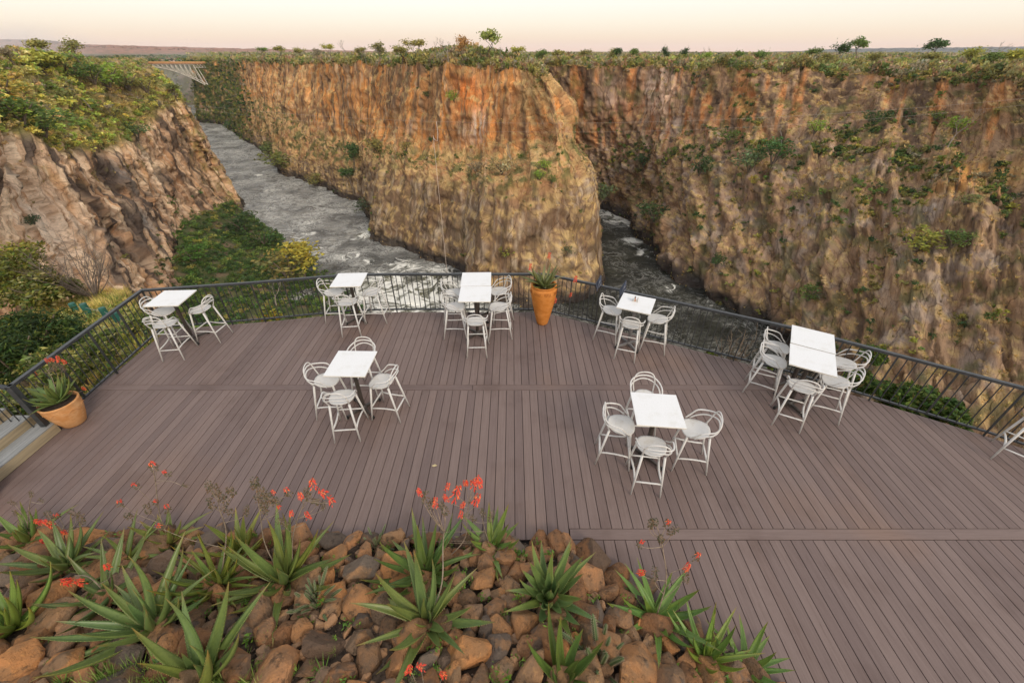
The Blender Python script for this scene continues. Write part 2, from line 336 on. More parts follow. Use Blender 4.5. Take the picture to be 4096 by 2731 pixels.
# the nose that hides the far channel, then its hidden flank
nose = [(1250, 182, 292), (1303, 255, 288), (1311, 330, 284), (1343, 385, 270), (1368, 460, 258)]
cc.append([vp(*q) for q in nose] + [vw(1379, 642) + np.array([0, 0, -2.])])
cc.append([vp(1244, 160, 325), vp(1296, 255, 325), vp(1304, 330, 322), vp(1335, 385, 318), vp(1358, 460, 312), np.array([66., 330, WZ - 2])])
cc.append([vp(1236, 153, 385), vp(1270, 255, 385), vp(1280, 330, 385), vp(1300, 385, 383), vp(1320, 430, 381), np.array([58., 385, WZ - 2])])
cc.append([vp(1230, 152, 425), vp(1250, 255, 420), vp(1262, 330, 415), vp(1275, 385, 410), vp(1290, 430, 405), np.array([40., 400, WZ - 2])])
CT = np.array(cc).transpose(1, 0, 2)
def rockify(P, tv, amp=1.0, tilt=0.0, tops=True, gully=0.0, blk=.45):
    N = normals(P); z = P[..., 2]; u = arcs(P) + z * tilt; q = np.stack([u, z, u * 0], -1)
    w1 = fbm(q / [22, 60, 1], 3); w2 = fbm(q / [9, 30, 1] + 5, 3)
    d = 4.5 * fbm(q / [55, 100, 1], 3) + 2.4 * (blocks(u / 22 + .7 * w1, z / 44 + .6 * w1, 9) - .5) * 2
    d = d + blk * (2.0 * (blocks(u / 8 + .5 * w1, z / 14 + .4 * w1, 1) - .5) * 2 + 1.4 * (blocks(u / 3.4 + .4 * w2, z / 5.5 + .4 * w2, 2) - .5) * 2 + 2.4 * (blocks(z / 11 + .5 * w1, u / 50 + w1, 5) - .5) * 2 + 1.2 * (blocks(z / 3.6 + .4 * w2, u / 14 + w2, 7) - .5) * 2) + .5 * fbm(q / [3, 5, 1], 4)
    fade = 1.0
    if gully:
        sl = np.stack([(u * .75 + z * .55) / 26, (z * .8 - u * .3) / 75, u * 0 + 6], -1); rg = 1 - 2 * np.abs(fbm(sl, 4)); d = d + gully * (rg - .3) * sstep(tv, .3, 1.4)[:, None] + gully * .32 * (blocks(u / 13 + z / 15 + w1, z / 30 + w2, 12) - .5) * 2 + gully * .38 * (blocks(z / 12 + u / 70 + .9 * w1, u / 26 + w2, 14) - .5) * 2 * sstep(tv, .8, 1.4)[:, None]
    if tops: P = P.copy(); P[..., 2] += (sstep(tv, .5, 0)[:, None]) * (3.4 * fbm(np.stack([u / 16, u * 0, u * 0 + 3], -1), 4) - 1.6 * (blocks(u / 9 + w1[:1], u * 0, 4) > .72))
    return P + N * (d * amp * fade)[..., None], u
P, tv, tu = loft(CT, 1.35, 1.05); P, U = rockify(P, tv, 1.0)
TV = np.broadcast_to(tv[:, None], P.shape[:2]); TU = np.broadcast_to(tu[None], P.shape[:2]); z = P[..., 2]
def streaks(u, z, a, b, k): return fbm(np.stack([u / a, z / b, u * 0 + k], -1), 4)
s1 = streaks(U, z, 5, 40, 1); s2 = streaks(U, z, 2.2, 22, 4); s3 = fbm(P / 14, 4); s4 = streaks(U, z, 26, 60, 8)
N = normals(P); flat = sstep(N[..., 2], .25, .6)
col = np.broadcast_to(np.array([.47, .255, .12]), P.shape).copy()
col = mixc(col, (.66, .30, .10), sstep(s1 + .5 * s4, .0, .4) * sstep(TV, 1.7, .8)); col = mixc(col, (.56, .41, .27), sstep(s2, .22, .55) * .8)
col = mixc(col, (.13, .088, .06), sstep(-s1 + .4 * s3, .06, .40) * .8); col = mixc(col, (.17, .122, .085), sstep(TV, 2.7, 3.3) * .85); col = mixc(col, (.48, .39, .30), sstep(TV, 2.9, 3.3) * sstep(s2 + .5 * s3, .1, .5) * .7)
for vx, vy, r, c, a in [(1080, 250, 12, (.70, .24, .06), .95), (1075, 200, 10, (.66, .22, .055), .9), (1100, 280, 6, (.95, .82, .7), .95), (1098, 310, 6, (.95, .82, .7), .95), (1060, 300, 5, (.6, .5, .4), .8), (940, 290, 5, (.6, .5, .42), .7), (870, 250, 12, (.52, .24, .09), .7), (700, 210, 20, (.75, .42, .18), .75), (620, 200, 26, (.78, .46, .22), .75), (1180, 290, 14, (.45, .22, .09), .6)]:
    h = vp(vx, vy, 1); k = np.argmin(np.hypot(*(np.array(proj(P))[:2] - np.array([vx * VS, vy * VS]).reshape(2, 1, 1))).ravel()); col = mixc(col, c, a * patch(P, P.reshape(-1, 3)[k], r) * sstep(s2, -.4, .2))
grass = np.clip(flat * 1.1 + sstep(TV, .95, 1.3) * sstep(TV, 3.2, 2.6) * .9 + sstep(fbm(P / [12, 12, 4], 4), .25, .5) * .55, 0, 1) * sstep(fbm(P / [6, 6, 3], 3), -.35, .15)
grass = np.maximum(grass, .9 * sstep(TU, 12.6, 13.6) * sstep(TV, .75, .35) * sstep(fbm(P / 6, 3), -.5, 0))
col = mixc(col, (.52, .37, .17), grass * .8); col = mixc(col, (.12, .13, .045), sstep(fbm(P / 9 + 9, 4), .0, .35) * (.12 + .75 * sstep(TV, .9, 1.3) * sstep(TV, 3.3, 2.7)))
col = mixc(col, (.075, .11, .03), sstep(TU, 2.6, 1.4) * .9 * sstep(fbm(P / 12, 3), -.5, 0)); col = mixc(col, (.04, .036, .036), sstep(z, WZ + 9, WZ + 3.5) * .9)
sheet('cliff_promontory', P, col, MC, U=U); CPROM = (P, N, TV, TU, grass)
kk = int(np.argmin(np.abs(tu - (len(cc) - 4)))); RIM_C = P[0, :kk]

# far and right wall ---------------------------------------------------
def rcol(rim, base, y1, y2, f1=.16, f2=.6): return column(rim, base, y1, y2, f1, f2)
rc = [rcol((1225, 152, 430), (1290, 465), 300, 390), rcol((1330, 152, 412), (1366, 474), 310, 400), rcol((1420, 153, 402), (1418, 494), 318, 415), rcol((1500, 154, 388), (1456, 522), 312, 420), rcol((1570, 156, 366), (1500, 590), 312, 430),
      rcol((1650, 158, 346), (1560, 640), 300, 430), rcol((1750, 160, 326), (1640, 688), 275, 430), rcol((1850, 163, 312), (1735, 735), 255, 430), rcol((1950, 168, 300), (1800, 778), 262, 440), rcol((2050, 172, 286), (1850, 850), 285, 470),
      rcol((2150, 176, 268), (1950, 960), 300, 520), rcol((2260, 181, 246), (2050, 1060), 315, 570), rcol((2360, 188, 224), (2200, 1150), 340, 620), rcol((2500, 197, 198), (2450, 1300), 380, 700), rcol((2680, 205, 170), (2800, 1500), 430, 800)]
RT = np.array(rc).transpose(1, 0, 2)
P, tv, tu = loft(RT, [1.3] * 6 + [1.0] * 4 + [.75] * 4, .9); P, U = rockify(P, tv, 1.0, 0, True, 4.2, .42)
TV = np.broadcast_to(tv[:, None], P.shape[:2]); TU = np.broadcast_to(tu[None], P.shape[:2]); z = P[..., 2]
s1 = streaks(U, z, 6, 45, 21); s2 = streaks(U, z, 2.0, 20, 24); s3 = fbm(P / 14 + 3, 4); s4 = streaks(U, z, 30, 60, 28); N = normals(P); flat = sstep(N[..., 2], .3, .65)
col = np.broadcast_to(np.array([.30, .195, .12]), P.shape).copy()
col = mixc(col, (.52, .235, .09), sstep(s1 + .6 * s4, .10, .5) * sstep(TV, 2.4, .9) * .9); col = mixc(col, (.38, .27, .19), sstep(s2, .3, .6) * .7)
col = mixc(col, (.105, .075, .055), sstep(-s1 + .4 * s3, .04, .4) * .8); col = mixc(col, (.34, .27, .22), sstep(s3, .0, .45) * sstep(TV, 1.6, 2.6) * .75)
pj = np.array(proj(P))
for vx, vy, r, c, a in [(1515, 200, 13, (.95, .74, .60), 1.), (1525, 230, 13, (.9, .66, .50), .95), (1555, 290, 10, (.50, .40, .35), .8), (1420, 250, 12, (.5, .2, .07), .8), (1400, 230, 14, (.42, .34, .29), .7), (1560, 320, 10, (.52, .28, .15), .8), (1480, 330, 9, (.5, .4, .34), .6), (1650, 310, 8, (.5, .42, .36), .7), (1940, 340, 9, (.46, .34, .27), .7), (2000, 330, 12, (.42, .24, .11), .5), (2240, 400, 12, (.85, .46, .13), 1.), (2200, 390, 12, (.68, .34, .10), .9), (2180, 430, 8, (.5, .26, .07), .8), (2280, 230, 14, (.42, .2, .07), .6), (2140, 420, 5, (.5, .46, .43), .8), (1680, 460, 12, (.32, .26, .24), .6), (1850, 480, 12, (.32, .27, .25), .6), (2130, 480, 6, (.5, .44, .4), .7), (1400, 345, 10, (.4, .32, .27), .7)]:
    k = np.argmin(np.hypot(pj[0] - vx * VS, pj[1] - vy * VS).ravel()); col = mixc(col, c, a * patch(P, P.reshape(-1, 3)[k], r) * sstep(s2 + .3 * s3, -.45, .1))
grass = np.clip(flat * .9 + sstep(fbm(P / [14, 14, 5], 4), .2, .5) * .6 + .3 * sstep(TV, 1.2, 2.2), 0, 1) * sstep(fbm(P / [6, 6, 2.5] + 7, 3), -.05, .35)
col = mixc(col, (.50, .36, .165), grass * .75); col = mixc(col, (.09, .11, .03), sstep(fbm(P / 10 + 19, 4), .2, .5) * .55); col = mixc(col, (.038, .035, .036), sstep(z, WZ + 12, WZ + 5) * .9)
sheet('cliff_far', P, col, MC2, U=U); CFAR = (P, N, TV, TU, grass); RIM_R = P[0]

# left wall --------------------------------------------------------------
lc = [[vp(310, 152, 1010), vp(322, 190, 1000), vp(335, 220, 990), vp(350, 250, 980), np.array([-720., 965, WZ - 2])],
      [vp(322, 153, 700), vp(345, 195, 690), vp(375, 245, 682), vp(395, 280, 676), np.array([-470., 655, WZ - 2])],
      [vp(350, 166, 430), vp(424, 238, 420), vp(468, 322, 417), vp(510, 400, 416), vw(548, 462) + [0, 0, -2]],
      [vp(310, 160, 392), vp(385, 245, 378), vp(440, 340, 380), vp(508, 440, 384), vw(556, 492) + [0, 0, -2]],
      [vp(210, 148, 345), vp(300, 322, 312), vp(365, 430, 312), vp(455, 545, 315), vp(520, 610, 312)],
      [vp(100, 136, 300), vp(200, 350, 240), vp(280, 480, 232), vp(390, 610, 226), vp(450, 680, 222)],
      [vp(0, 130, 262), vp(100, 335, 195), vp(175, 480, 182), vp(280, 630, 170), vp(340, 720, 162)],
      [vp(-120, 128, 222), vp(0, 288, 165), vp(50, 450, 146), vp(135, 640, 132), vp(190, 760, 120)],
      [vp(-280, 128, 190), vp(-130, 290, 135), vp(-80, 470, 118), vp(-40, 660, 100), vp(0, 800, 90)]]
LT = np.array(lc).transpose(1, 0, 2); P, tv, tu = loft(LT, [4, 2.2] + [.9] * 6, .75)
P, U = rockify(P, tv, 1.0, 0, True, 2.8, .5)
TV = np.broadcast_to(tv[:, None], P.shape[:2]); TU = np.broadcast_to(tu[None], P.shape[:2]); z = P[..., 2]
s1 = streaks(U, z, 7, 50, 41); s2 = streaks(U, z, 2.2, 26, 44); s3 = fbm(P / 12 + 13, 4); s4 = streaks(U, z, 16, 90, 47); N = normals(P)
col = np.broadcast_to(np.array([.58, .39, .25]), P.shape).copy()
col = mixc(col, (.82, .63, .44), sstep(s2, -.02, .40) * .85); col = mixc(col, (.50, .28, .14), sstep(-s2 + .4 * s3, .10, .45) * .8); col = mixc(col, (.11, .082, .066), sstep(s1 + .7 * s4, .10, .34) * .95)
pj = np.array(proj(P))
for vx, vy, r, c, a in [(270, 400, 9, (.27, .26, .25), .9), (300, 450, 9, (.27, .26, .25), .9), (335, 510, 9, (.26, .25, .24), .9), (250, 420, 12, (.10, .075, .06), .9), (230, 380, 14, (.11, .08, .065), .8), (285, 500, 12, (.10, .075, .06), .8), (310, 560, 14, (.085, .065, .055), .9), (350, 620, 12, (.085, .065, .055), .8), (345, 385, 12, (.95, .76, .56), .9), (80, 520, 18, (.95, .8, .64), .8), (420, 330, 14, (.13, .095, .07), .7), (480, 430, 16, (.17, .12, .08), .7)]:
    k = np.argmin(np.hypot(pj[0] - vx * VS, pj[1] - vy * VS).ravel()); col = mixc(col, c, a * patch(P, P.reshape(-1, 3)[k], r) * sstep(s2 + .3 * s3, -.6, .0))
veg = np.clip(sstep(TV, 1.12, .85) + .55 * sstep(s3, .25, .55) * sstep(TV, 1.8, 1.1), 0, 1); right_edge = sstep(TU, 3.4, 2.6)
veg = np.maximum(veg, .6 * right_edge * sstep(fbm(P / 6, 3), -.1, .3))
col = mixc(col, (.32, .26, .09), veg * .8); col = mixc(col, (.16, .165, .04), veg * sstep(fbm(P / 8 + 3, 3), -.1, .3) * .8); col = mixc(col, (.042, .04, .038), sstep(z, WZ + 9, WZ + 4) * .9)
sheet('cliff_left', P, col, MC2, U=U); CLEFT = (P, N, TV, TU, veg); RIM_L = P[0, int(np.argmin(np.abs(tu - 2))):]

# green scree under the left wall -----------------------------------------
sc_ = [[vp(535, 462, 392), vp(550, 478, 388), vw(563, 492) + [0, 0, -1]], [vp(500, 480, 332), vp(560, 512, 336), vw(604, 514) + [0, 0, -1]], [vp(425, 515, 284), vp(545, 560, 290), vw(690, 577) + [0, 0, -1]],
       [vp(405, 590, 234), vp(560, 630, 240), vw(744, 614) + [0, 0, -1]], [vp(390, 690, 200), vp(600, 690, 210), vw(820, 690) + [0, 0, -1]], [vp(330, 790, 150), vp(620, 790, 165), vw(890, 800) + [0, 0, -1]], [vp(250, 900, 105), vp(620, 950, 120), vw(1000, 1000) + [0, 0, -1]]]
ST = np.array(sc_).transpose(1, 0, 2); P, tv, tu = loft(ST, 1.5, 1.5); P = P + normals(P) * (2.5 * fbm(P / 18, 4))[..., None]
col = np.broadcast_to(np.array([.075, .085, .03]), P.shape).copy(); col = mixc(col, (.16, .115, .07), sstep(fbm(P / 10, 4), .15, .5))
sheet('scree_slope', P, col, MS); SCREE = (P, normals(P))

# plateau behind the rims ------------------------------------------------------
def plateau(name, rim, outs, res):
    rim = np.array(rim); sm = rim.copy()
    for _ in range(400): sm[1:-1] = .5 * sm[1:-1] + .25 * (sm[:-2] + sm[2:])
    d0 = rim[:, :2] / np.linalg.norm(rim[:, :2], axis=1)[:, None]; rows = []
    for t, zz in outs:
        w = min(1, t / 30); q = rim * (1 - w) + sm * w; z0 = q[:, 2].copy(); q[:, :2] += d0 * t; k = min(1, t / 900); q[:, 2] = z0 * (1 - k) + zz * k + 0; rows.append(q)
    C = np.array(rows); tu = np.arange(len(rim)) * 1.0; tu[-1] -= 1e-6; tv = np.concatenate([k + np.arange(8) / 8 for k in range(len(outs) - 1)] + [[len(outs) - 1 - 1e-6]])
    P = catm(C, tu, 1); i = np.minimum(tv.astype(int), len(outs) - 2); f = (tv - i)[:, None, None]; P = P[i] * (1 - f) + P[i + 1] * f
    P[..., 2] += fbm(P * [1 / 40, 1 / 40, 0], 3) * 1.1 * sstep(tv, 0, 1)[:, None]
    if name == 'plateau': P[..., 2] += 6.5 * np.exp(-((P[..., 0] / P[..., 1] + .09) / .085) ** 2) * (sstep(tv, .15, 1.8) * sstep(tv, 5.5, 3.6))[:, None]
    n = fbm(P * [1 / 9, 1 / 9, 0], 4); col = np.broadcast_to(np.array([.36, .25, .115]), P.shape).copy(); col = mixc(col, (.17, .15, .05), sstep(n, 0., .4) * .8); col = mixc(col, (.24, .15, .08), sstep(-n, .1, .5) * .6)
    sheet(name, P, col, MS); return P
OUT = [(0, 0), (12, -5), (40, -6), (120, -7), (350, -8), (900, -8), (2400, -9), (6000, -10)]
PLC = plateau('plateau', RIM_C, OUT, 6); PLR = plateau('plateau_right', RIM_R, OUT, 5)
PLL = plateau('plateau_left', RIM_L, [(0, 0), (12, 0), (40, -1), (120, -3), (350, -8), (900, -12)], 5)
xs = np.linspace(-13000, 13000, 100); ys = np.concatenate([np.linspace(1345, 3000, 30), np.linspace(3300, 12500, 30)]); X, Y = np.meshgrid(xs, ys)
PP = np.stack([X, Y, -15 + 2 * fbm(np.stack([X / 300, Y / 300, X * 0], -1), 3)], -1); n = fbm(PP * [1 / 150, 1 / 150, 0], 4)
sheet('plain', PP, mixc(np.broadcast_to(np.array([.19, .14, .08]), PP.shape).copy(), (.11, .115, .05), sstep(n, -.1, .3)), MS, False)
def hill(name, pts, dep, c1, c2):
    C = [[at(x, y, y=d) for x, y in pts] for d in (dep,)][0]; C = np.array(C); tu = np.linspace(0, len(C) - 1 - 1e-6, 500); T = catm(C, tu, 0); T[:, 2] += 5 * fbm(T[:, :1] * [[1 / 120, 0, 0]], 4)
    rows = [T * [1 - 1300 / dep, 1 - 1300 / dep, 0] + [0, 0, -16], T * [1 - 500 / dep, 1 - 500 / dep, .55] + [0, 0, -7], T, T * [1.15, 1.15, 0] + [0, 0, -16]]
    P = catm(np.array(rows), np.linspace(0, 2.999, 24), 0); P[..., 2] += 4 * fbm(P / [150, 150, 900], 4); n = fbm(P / [90, 90, 60], 4)
    col = mixc(np.broadcast_to(np.array(c1), P.shape).copy(), c2, sstep(n, -.1, .3)); sheet(name, P, col, MS, False); return T
HL = hill('far_hills', [(-400, 158), (100, 160), (235, 168), (330, 178), (600, 186), (900, 194), (1200, 200), (1500, 206), (1800, 213)], 6000, (.33, .15, .09), (.22, .12, .07))
HR = hill('far_hills_right', [(2000, 212), (2400, 211), (2700, 214), (3000, 210), (3200, 205), (3400, 196), (3700, 193), (4000, 189), (4500, 187)], 6800, (.13, .13, .12), (.09, .10, .10))  # grey-blue of the distant haze is painted into this ridge's base colours

fg = [[at(x, 246, y=1330) for x in (380, 520, 640, 760, 860)], [at(x, 300, y=1310) for x in (380, 520, 640, 760, 860)], [at(x, 400, y=1290) for x in (380, 520, 640, 760, 860)], [at(x, 500, y=1270) for x in (380, 520, 640, 760, 860)]]
P, tv, tu = loft(fg, 5, 5); P = P + normals(P) * (9 * fbm(P / 25, 4))[..., None]; BEY = P; sheet('cliff_beyond_bridge', P, mixc(np.broadcast_to(np.array([.14, .135, .06]), P.shape).copy(), (.22, .17, .12), sstep(fbm(P / 25, 4), 0, .4)), MS, False)
# ground beside and below the deck ----------------------------------------------
DECK_RAIL = [(-7.95, 4.93), (-8.22, 8.14), (-6.0, 8.5), (-4.0, 8.9), (-2.9, 8.95), (.78, 8.95), (2.0, 8.36), (5.4, 6.62), (8.1, 4.87), (11.5, 2.3)]
rp_ = np.array(DECK_RAIL)
def deck_dist(x, y):
    q = np.stack([x, y], -1); best = np.full(x.shape, 1e9)
    for a, b in zip(rp_[:-1], rp_[1:]):
        t = np.clip(((q - a) @ (b - a)) / ((b - a) @ (b - a)), 0, 1); best = np.minimum(best, np.linalg.norm(q - (a + t[..., None] * (b - a)), axis=-1))
    return best
def ground_z(x, y):
    s = deck_dist(x, y); lf = sstep(np.where(y > 8.1, x + .98 * y, x + 8.0), -.2, -1.2)
    zl = -.75 - .235 * s - .9 * np.maximum(0, np.maximum(s - 17, (y - 17.5) * 1.1)); zr = -.9 - 1.05 * s - .06 * s * np.minimum(s, 6)
    ins = (x > -8) & (y < 8.5 - .6 * np.maximum(0, x - 1)) & (y < 9)
    return np.where(ins, -1.0, zl * lf + zr * (1 - lf)) + .25 * fbm(np.stack([x / 3, y / 3, x * 0], -1), 3)
xs = np.arange(-48, 40, .35); ys = np.arange(-3, 40, .35); X, Y = np.meshgrid(xs, ys); PG = np.stack([X, Y, ground_z(X, Y)], -1); n = fbm(PG / 2.2, 4)
col = np.broadcast_to(np.array([.22, .15, .08]), PG.shape).copy(); col = mixc(col, (.13, .13, .035), sstep(n, -.1, .3) * .8)
sheet('ground', PG, col, MS)

# ------------------------------------------------------------------ deck
def m_plank(name, sc):
    m, n = mat_new(name); p = pos(n, sc); oi = nd(n, 'ObjectInfo'); sh = nd(n, 'VectorMath', {'operation': 'MULTIPLY_ADD'}, i0=oi.outputs['Random'], i1=(37, 91, 0), i2=p).outputs[0]
    v = noise(n, sh, 1.0, 6, .7, .4); w = noise(n, pos(n), 1.1, 4, .6)
    c = mixn(n, [.155, .110, .096], [.19, .138, .122], ramp(n, v, .3, .7)); c = mixn(n, c, [.78, .77, .79], ramp(n, oi.outputs['Random'], .0, 1.0), 'MULTIPLY'); c = mixn(n, c, [1.12, 1.10, 1.06], ramp(n, oi.outputs['Random'], .80, .98), 'MULTIPLY')
    c = mixn(n, c, [.80, .77, .75], ramp(n, w, .5, .75), 'MULTIPLY'); c = mixn(n, c, [1.12, 1.03, .92], ramp(n, noise(n, pos(n), .45, 3), .52, .75), 'MULTIPLY')
    c = mixn(n, c, [.72, .68, .66], ramp(n, noise(n, sh, 3.0, 3, .6), .62, .75), 'MULTIPLY')
    return finish(m, n, c, .62, v, .004, .5, .3)
MPL = m_plank('composite_plank', (38, 1.6, 38)); MPX = m_plank('composite_plank_cross', (1.6, 38, 38))
MDK = m_plain('deck_underside', (.022, .017, .014), .9)
def rail_y(x):   # deck edge along the back rail
    for a, b in zip(DECK_RAIL[1:-1], DECK_RAIL[2:]):
        if a[0] <= x <= b[0]: return a[1] + (b[1] - a[1]) * (x - a[0]) / (b[0] - a[0])
    return DECK_RAIL[1][1]
DX0 = -8.17; PITCH = .149; GAP = .008
GARD = [(-9.5, 3.30), (-7.6, 3.34), (-6.2, 3.12), (.79, 3.03), (1.05, 2.80), (1.45, 2.52), (1.95, 2.12), (2.42, 1.72), (2.85, 1.40), (3.5, .85), (4.2, .2)]
mb = MB(); mb.add([(DX0 + .03, 3.0, -.045), (4.6, 3.0, -.045), (11.3, 3.0, -.045), (11.3, 2.5, -.045), (5.4, 6.55, -.045), (2.0, 8.28, -.045), (.78, 8.86, -.045), (-4, 8.82, -.045), (DX0 + .03, 8.05, -.045)], [tuple(range(9))])
mb.add([(.5, -2, -.045), (12, -2, -.045), (12, 3.02, -.045), (.5, 3.02, -.045)], [(0, 1, 2, 3)])
deck = mb.build('deck', MDK); tag(deck, kind='structure')
NPL = [0]
def plank(poly, mat, z=0.0, th=.026, ch=.003):
    P = [np.array(p, float) for p in poly]; c = sum(P) / len(P); n = len(P); V = []
    ins = []
    for p in P:
        d = p - c; q = p.copy(); q[0] -= math.copysign(min(ch, abs(d[0])), d[0]); q[1] -= math.copysign(min(ch, abs(d[1])), d[1]); ins.append(q)
    V = [(*q, z) for q in ins] + [(*p, z - ch) for p in P] + [(*p, z - th) for p in P]
    F = [tuple(range(n))] + [(i, n + i, n + (i + 1) % n, (i + 1) % n) for i in range(n)] + [(n + i, 2 * n + i, 2 * n + (i + 1) % n, n + (i + 1) % n) for i in range(n)]
    mb = MB(); mb.add(V, F); NPL[0] += 1
    return mb.build('plank', mat, deck)
X1 = .79; k0 = int((X1 - DX0) / PITCH) + 1
dz = lambda: R.uniform(-.0022, .0)
for i in range(-k0, 68):
    a = X1 + i * PITCH; b = a + PITCH - GAP
    if b < DX0: continue
    a = max(a, DX0)
    # back field
    ya, yb = rail_y(a) + .02, rail_y(b) + .02; lo = 6.195
    if max(ya, yb) > lo + .02:
        P = [(a, lo), (b, lo), (b, max(yb, lo + .004)), (a, max(ya, lo + .004))]
        for xv in (-4.0, -2.9, .78): 
            if a < xv < b: P = [(a, lo), (b, lo), (b, yb), (xv, rail_y(xv) + .02), (a, ya)]
        plank(P, MPL, dz())
    # middle field
    hi = 6.03
    lo = 3.185 if a > .78 else 3.025
    if a < -7.86: lo = 4.9
    ya, yb = min(hi, rail_y(a) + .02), min(hi, rail_y(b) + .02)
    if a < 10.8 and max(ya, yb) > lo + .03: plank([(a, lo), (b, lo), (b, max(yb, lo + .01)), (a, max(ya, lo + .01))], MPL, dz())
    # near field, right of the rock garden
    if a > .78 and a < 9.0: plank([(a, -1.2 if a > 2 else .6), (b, -1.2 if a > 2 else .6), (b, 3.018), (a, 3.018)], MPL, dz())
xr = 5.95
for a, b in [(DX0 - .0, -7.12), (-7.114, -.78), (-.772, 3.62), (3.628, xr + .2)]:
    s = .13 if a > -1 else .11
    plank([(a + (.16 if a == DX0 else (.13 if a < -5 else .02)) * 0, 6.036), (b, 6.036), (b, 6.186), (a + (.13 if -8 < a < -5 else 0) * 0, 6.186)], MPX, R.uniform(-.001, .003))
for a, b in [(.797, 6.05), (6.056, 11.0)]: plank([(a, 3.027), (b, 3.027), (b, 3.177), (a, 3.177)], MPX, R.uniform(-.002, .002))
# stairs on the left
def m_step(name, c, sc):
    m, n = mat_new(name); v = noise(n, pos(n, sc), 1, 6, .65, .3); q = mixn(n, [x * .8 for x in c], [x * 1.2 for x in c], ramp(n, v, .35, .7)); return finish(m, n, q, .7, v, .004, .4, .25)
MTR = m_step('grey_tread', (.25, .255, .25), (34, 1.5, 34)); MRS = m_step('tan_riser', (.315, .255, .165), (30, 1.5, 30))
st = empty('staircase', (-7.85, 4.0, 0)); tag(st, 'timber stairs with grey treads and tan risers climbing off the deck on the left', 'stairs')
for k in range(3):
    x0 = -7.85 - .31 * k; z0 = .165 * k; y1 = 4.99 - .0 * k
    mb = MB(); mb.box((-.012 - .31 * k, (y1 + 1.0) / 2 - 4.0, z0 + .0825 - (.0 if k else .0)), (.024, y1 - 1.0, .163), 0, .003); mb.build('riser', MRS, st)
    for a, w in ((.0, .145), (.15, .145), (.30, .06 if k < 2 else .14)):
        mb = MB(); mb.box((-.027 - .31 * k - a - w / 2 + .022, (y1 + 1.0) / 2 - 4.0, z0 + .165 + .012), (w, y1 - 1.0 + .03, .024), 0, .003)
        if not (a == .30 and k < 2): mb.build('tread', MTR, st)
    mb = MB(); mb.box((-.17 - .31 * k, y1 + .008 - 4.0, z0 + .08), (.30, .014, .162), 0, .002); mb.build('side_board', MRS, st)

# ------------------------------------------------------------------ railing
m, n = mat_new('charcoal_metal'); v = noise(n, pos(n), 14, 4); MRAIL = finish(m, n, mixn(n, [.024, .026, .028], [.042, .045, .048], ramp(n, v, .3, .7)), .42, None, spec=.5)
ZR = 1.08
def railing(name, pts, label, zt=None, zb=None, first_post=True):
    root = empty(name, (pts[0][0], pts[0][1], 0)); tag(root, label, 'railing'); o = np.array([pts[0][0], pts[0][1], 0.]); zt = zt or [ZR] * len(pts)
    for k, (a, b) in enumerate(zip(pts[:-1], pts[1:])):
        a = np.array([*a, 0.]) - o; b = np.array([*b, 0.]) - o; L = np.linalg.norm((b - a)[:2]); d = (b - a) / L; rz = math.atan2(d[1], d[0]); za, zb_ = zt[k], zt[k + 1]
        for nm, hh, w, t, e in (('top_rail', 0, .066, .046, .02), ('bottom_rail', -.97, .04, .03, 0)):
            mb = MB(); n_ = np.array([-d[1], d[0], 0]); V = []
            for q, z, ee in ((a - d * e, za + hh, 0), (b + d * e, zb_ + hh, 0)):
                for sx, sz in ((-1, -1), (1, -1), (1, 1), (-1, 1)): V.append(q + n_ * sx * w / 2 + np.array([0, 0, z - t / 2 + sz * t / 2 + (.0008 * (k % 2))]))
            mb.add(V, [(0, 1, 2, 3), (7, 6, 5, 4), (0, 4, 5, 1), (1, 5, 6, 2), (2, 6, 7, 3), (3, 7, 4, 0)]); mb.build(nm, MRAIL, root)
        m_ = max(1, round(L / .74)); 
        for i in range(m_ + (1 if k == len(pts) - 2 else 0)):
            if i == 0 and k == 0 and not first_post: continue
            f = i / m_; q = a + d * L * f; z = za + (zb_ - za) * f; low = -.08 if (i % 2 == 0) else z - .97 + (0 if z - .97 > .5 else 0)
            if i % 2 == 0 and z > ZR + .01: low = z - 1.08
            mb = MB(); mb.box((q[0], q[1], (low + z - .05) / 2), (.046, .016, z - .05 - low), rz + math.pi / 2); mb.build('post', MRAIL, root)
        for i in range(m_ * 6):
            if i % 6 == 0: continue
            f = i / (m_ * 6); q = a + d * L * f; z = za + (zb_ - za) * f
            mb = MB(); mb.tube([(q[0], q[1], z - .99), (q[0], q[1], z - .045)], .0095, 6, False); mb.build('baluster', MRAIL, root)
    return root
railing('deck_railing', DECK_RAIL, 'dark grey metal railing with thin balusters running along the whole edge of the deck')
railing('stair_railing', [(-7.99, 4.90), (-9.4, 4.72)], 'short dark metal railing climbing beside the stairs at the left', [ZR, ZR + .62], first_post=False)
mb = MB(); mb.box((0, 0, .62), (.085, .085, .92), .1, .004); pc = mb.build('corner_post', MRAIL, bpy.data.objects['deck_railing'])

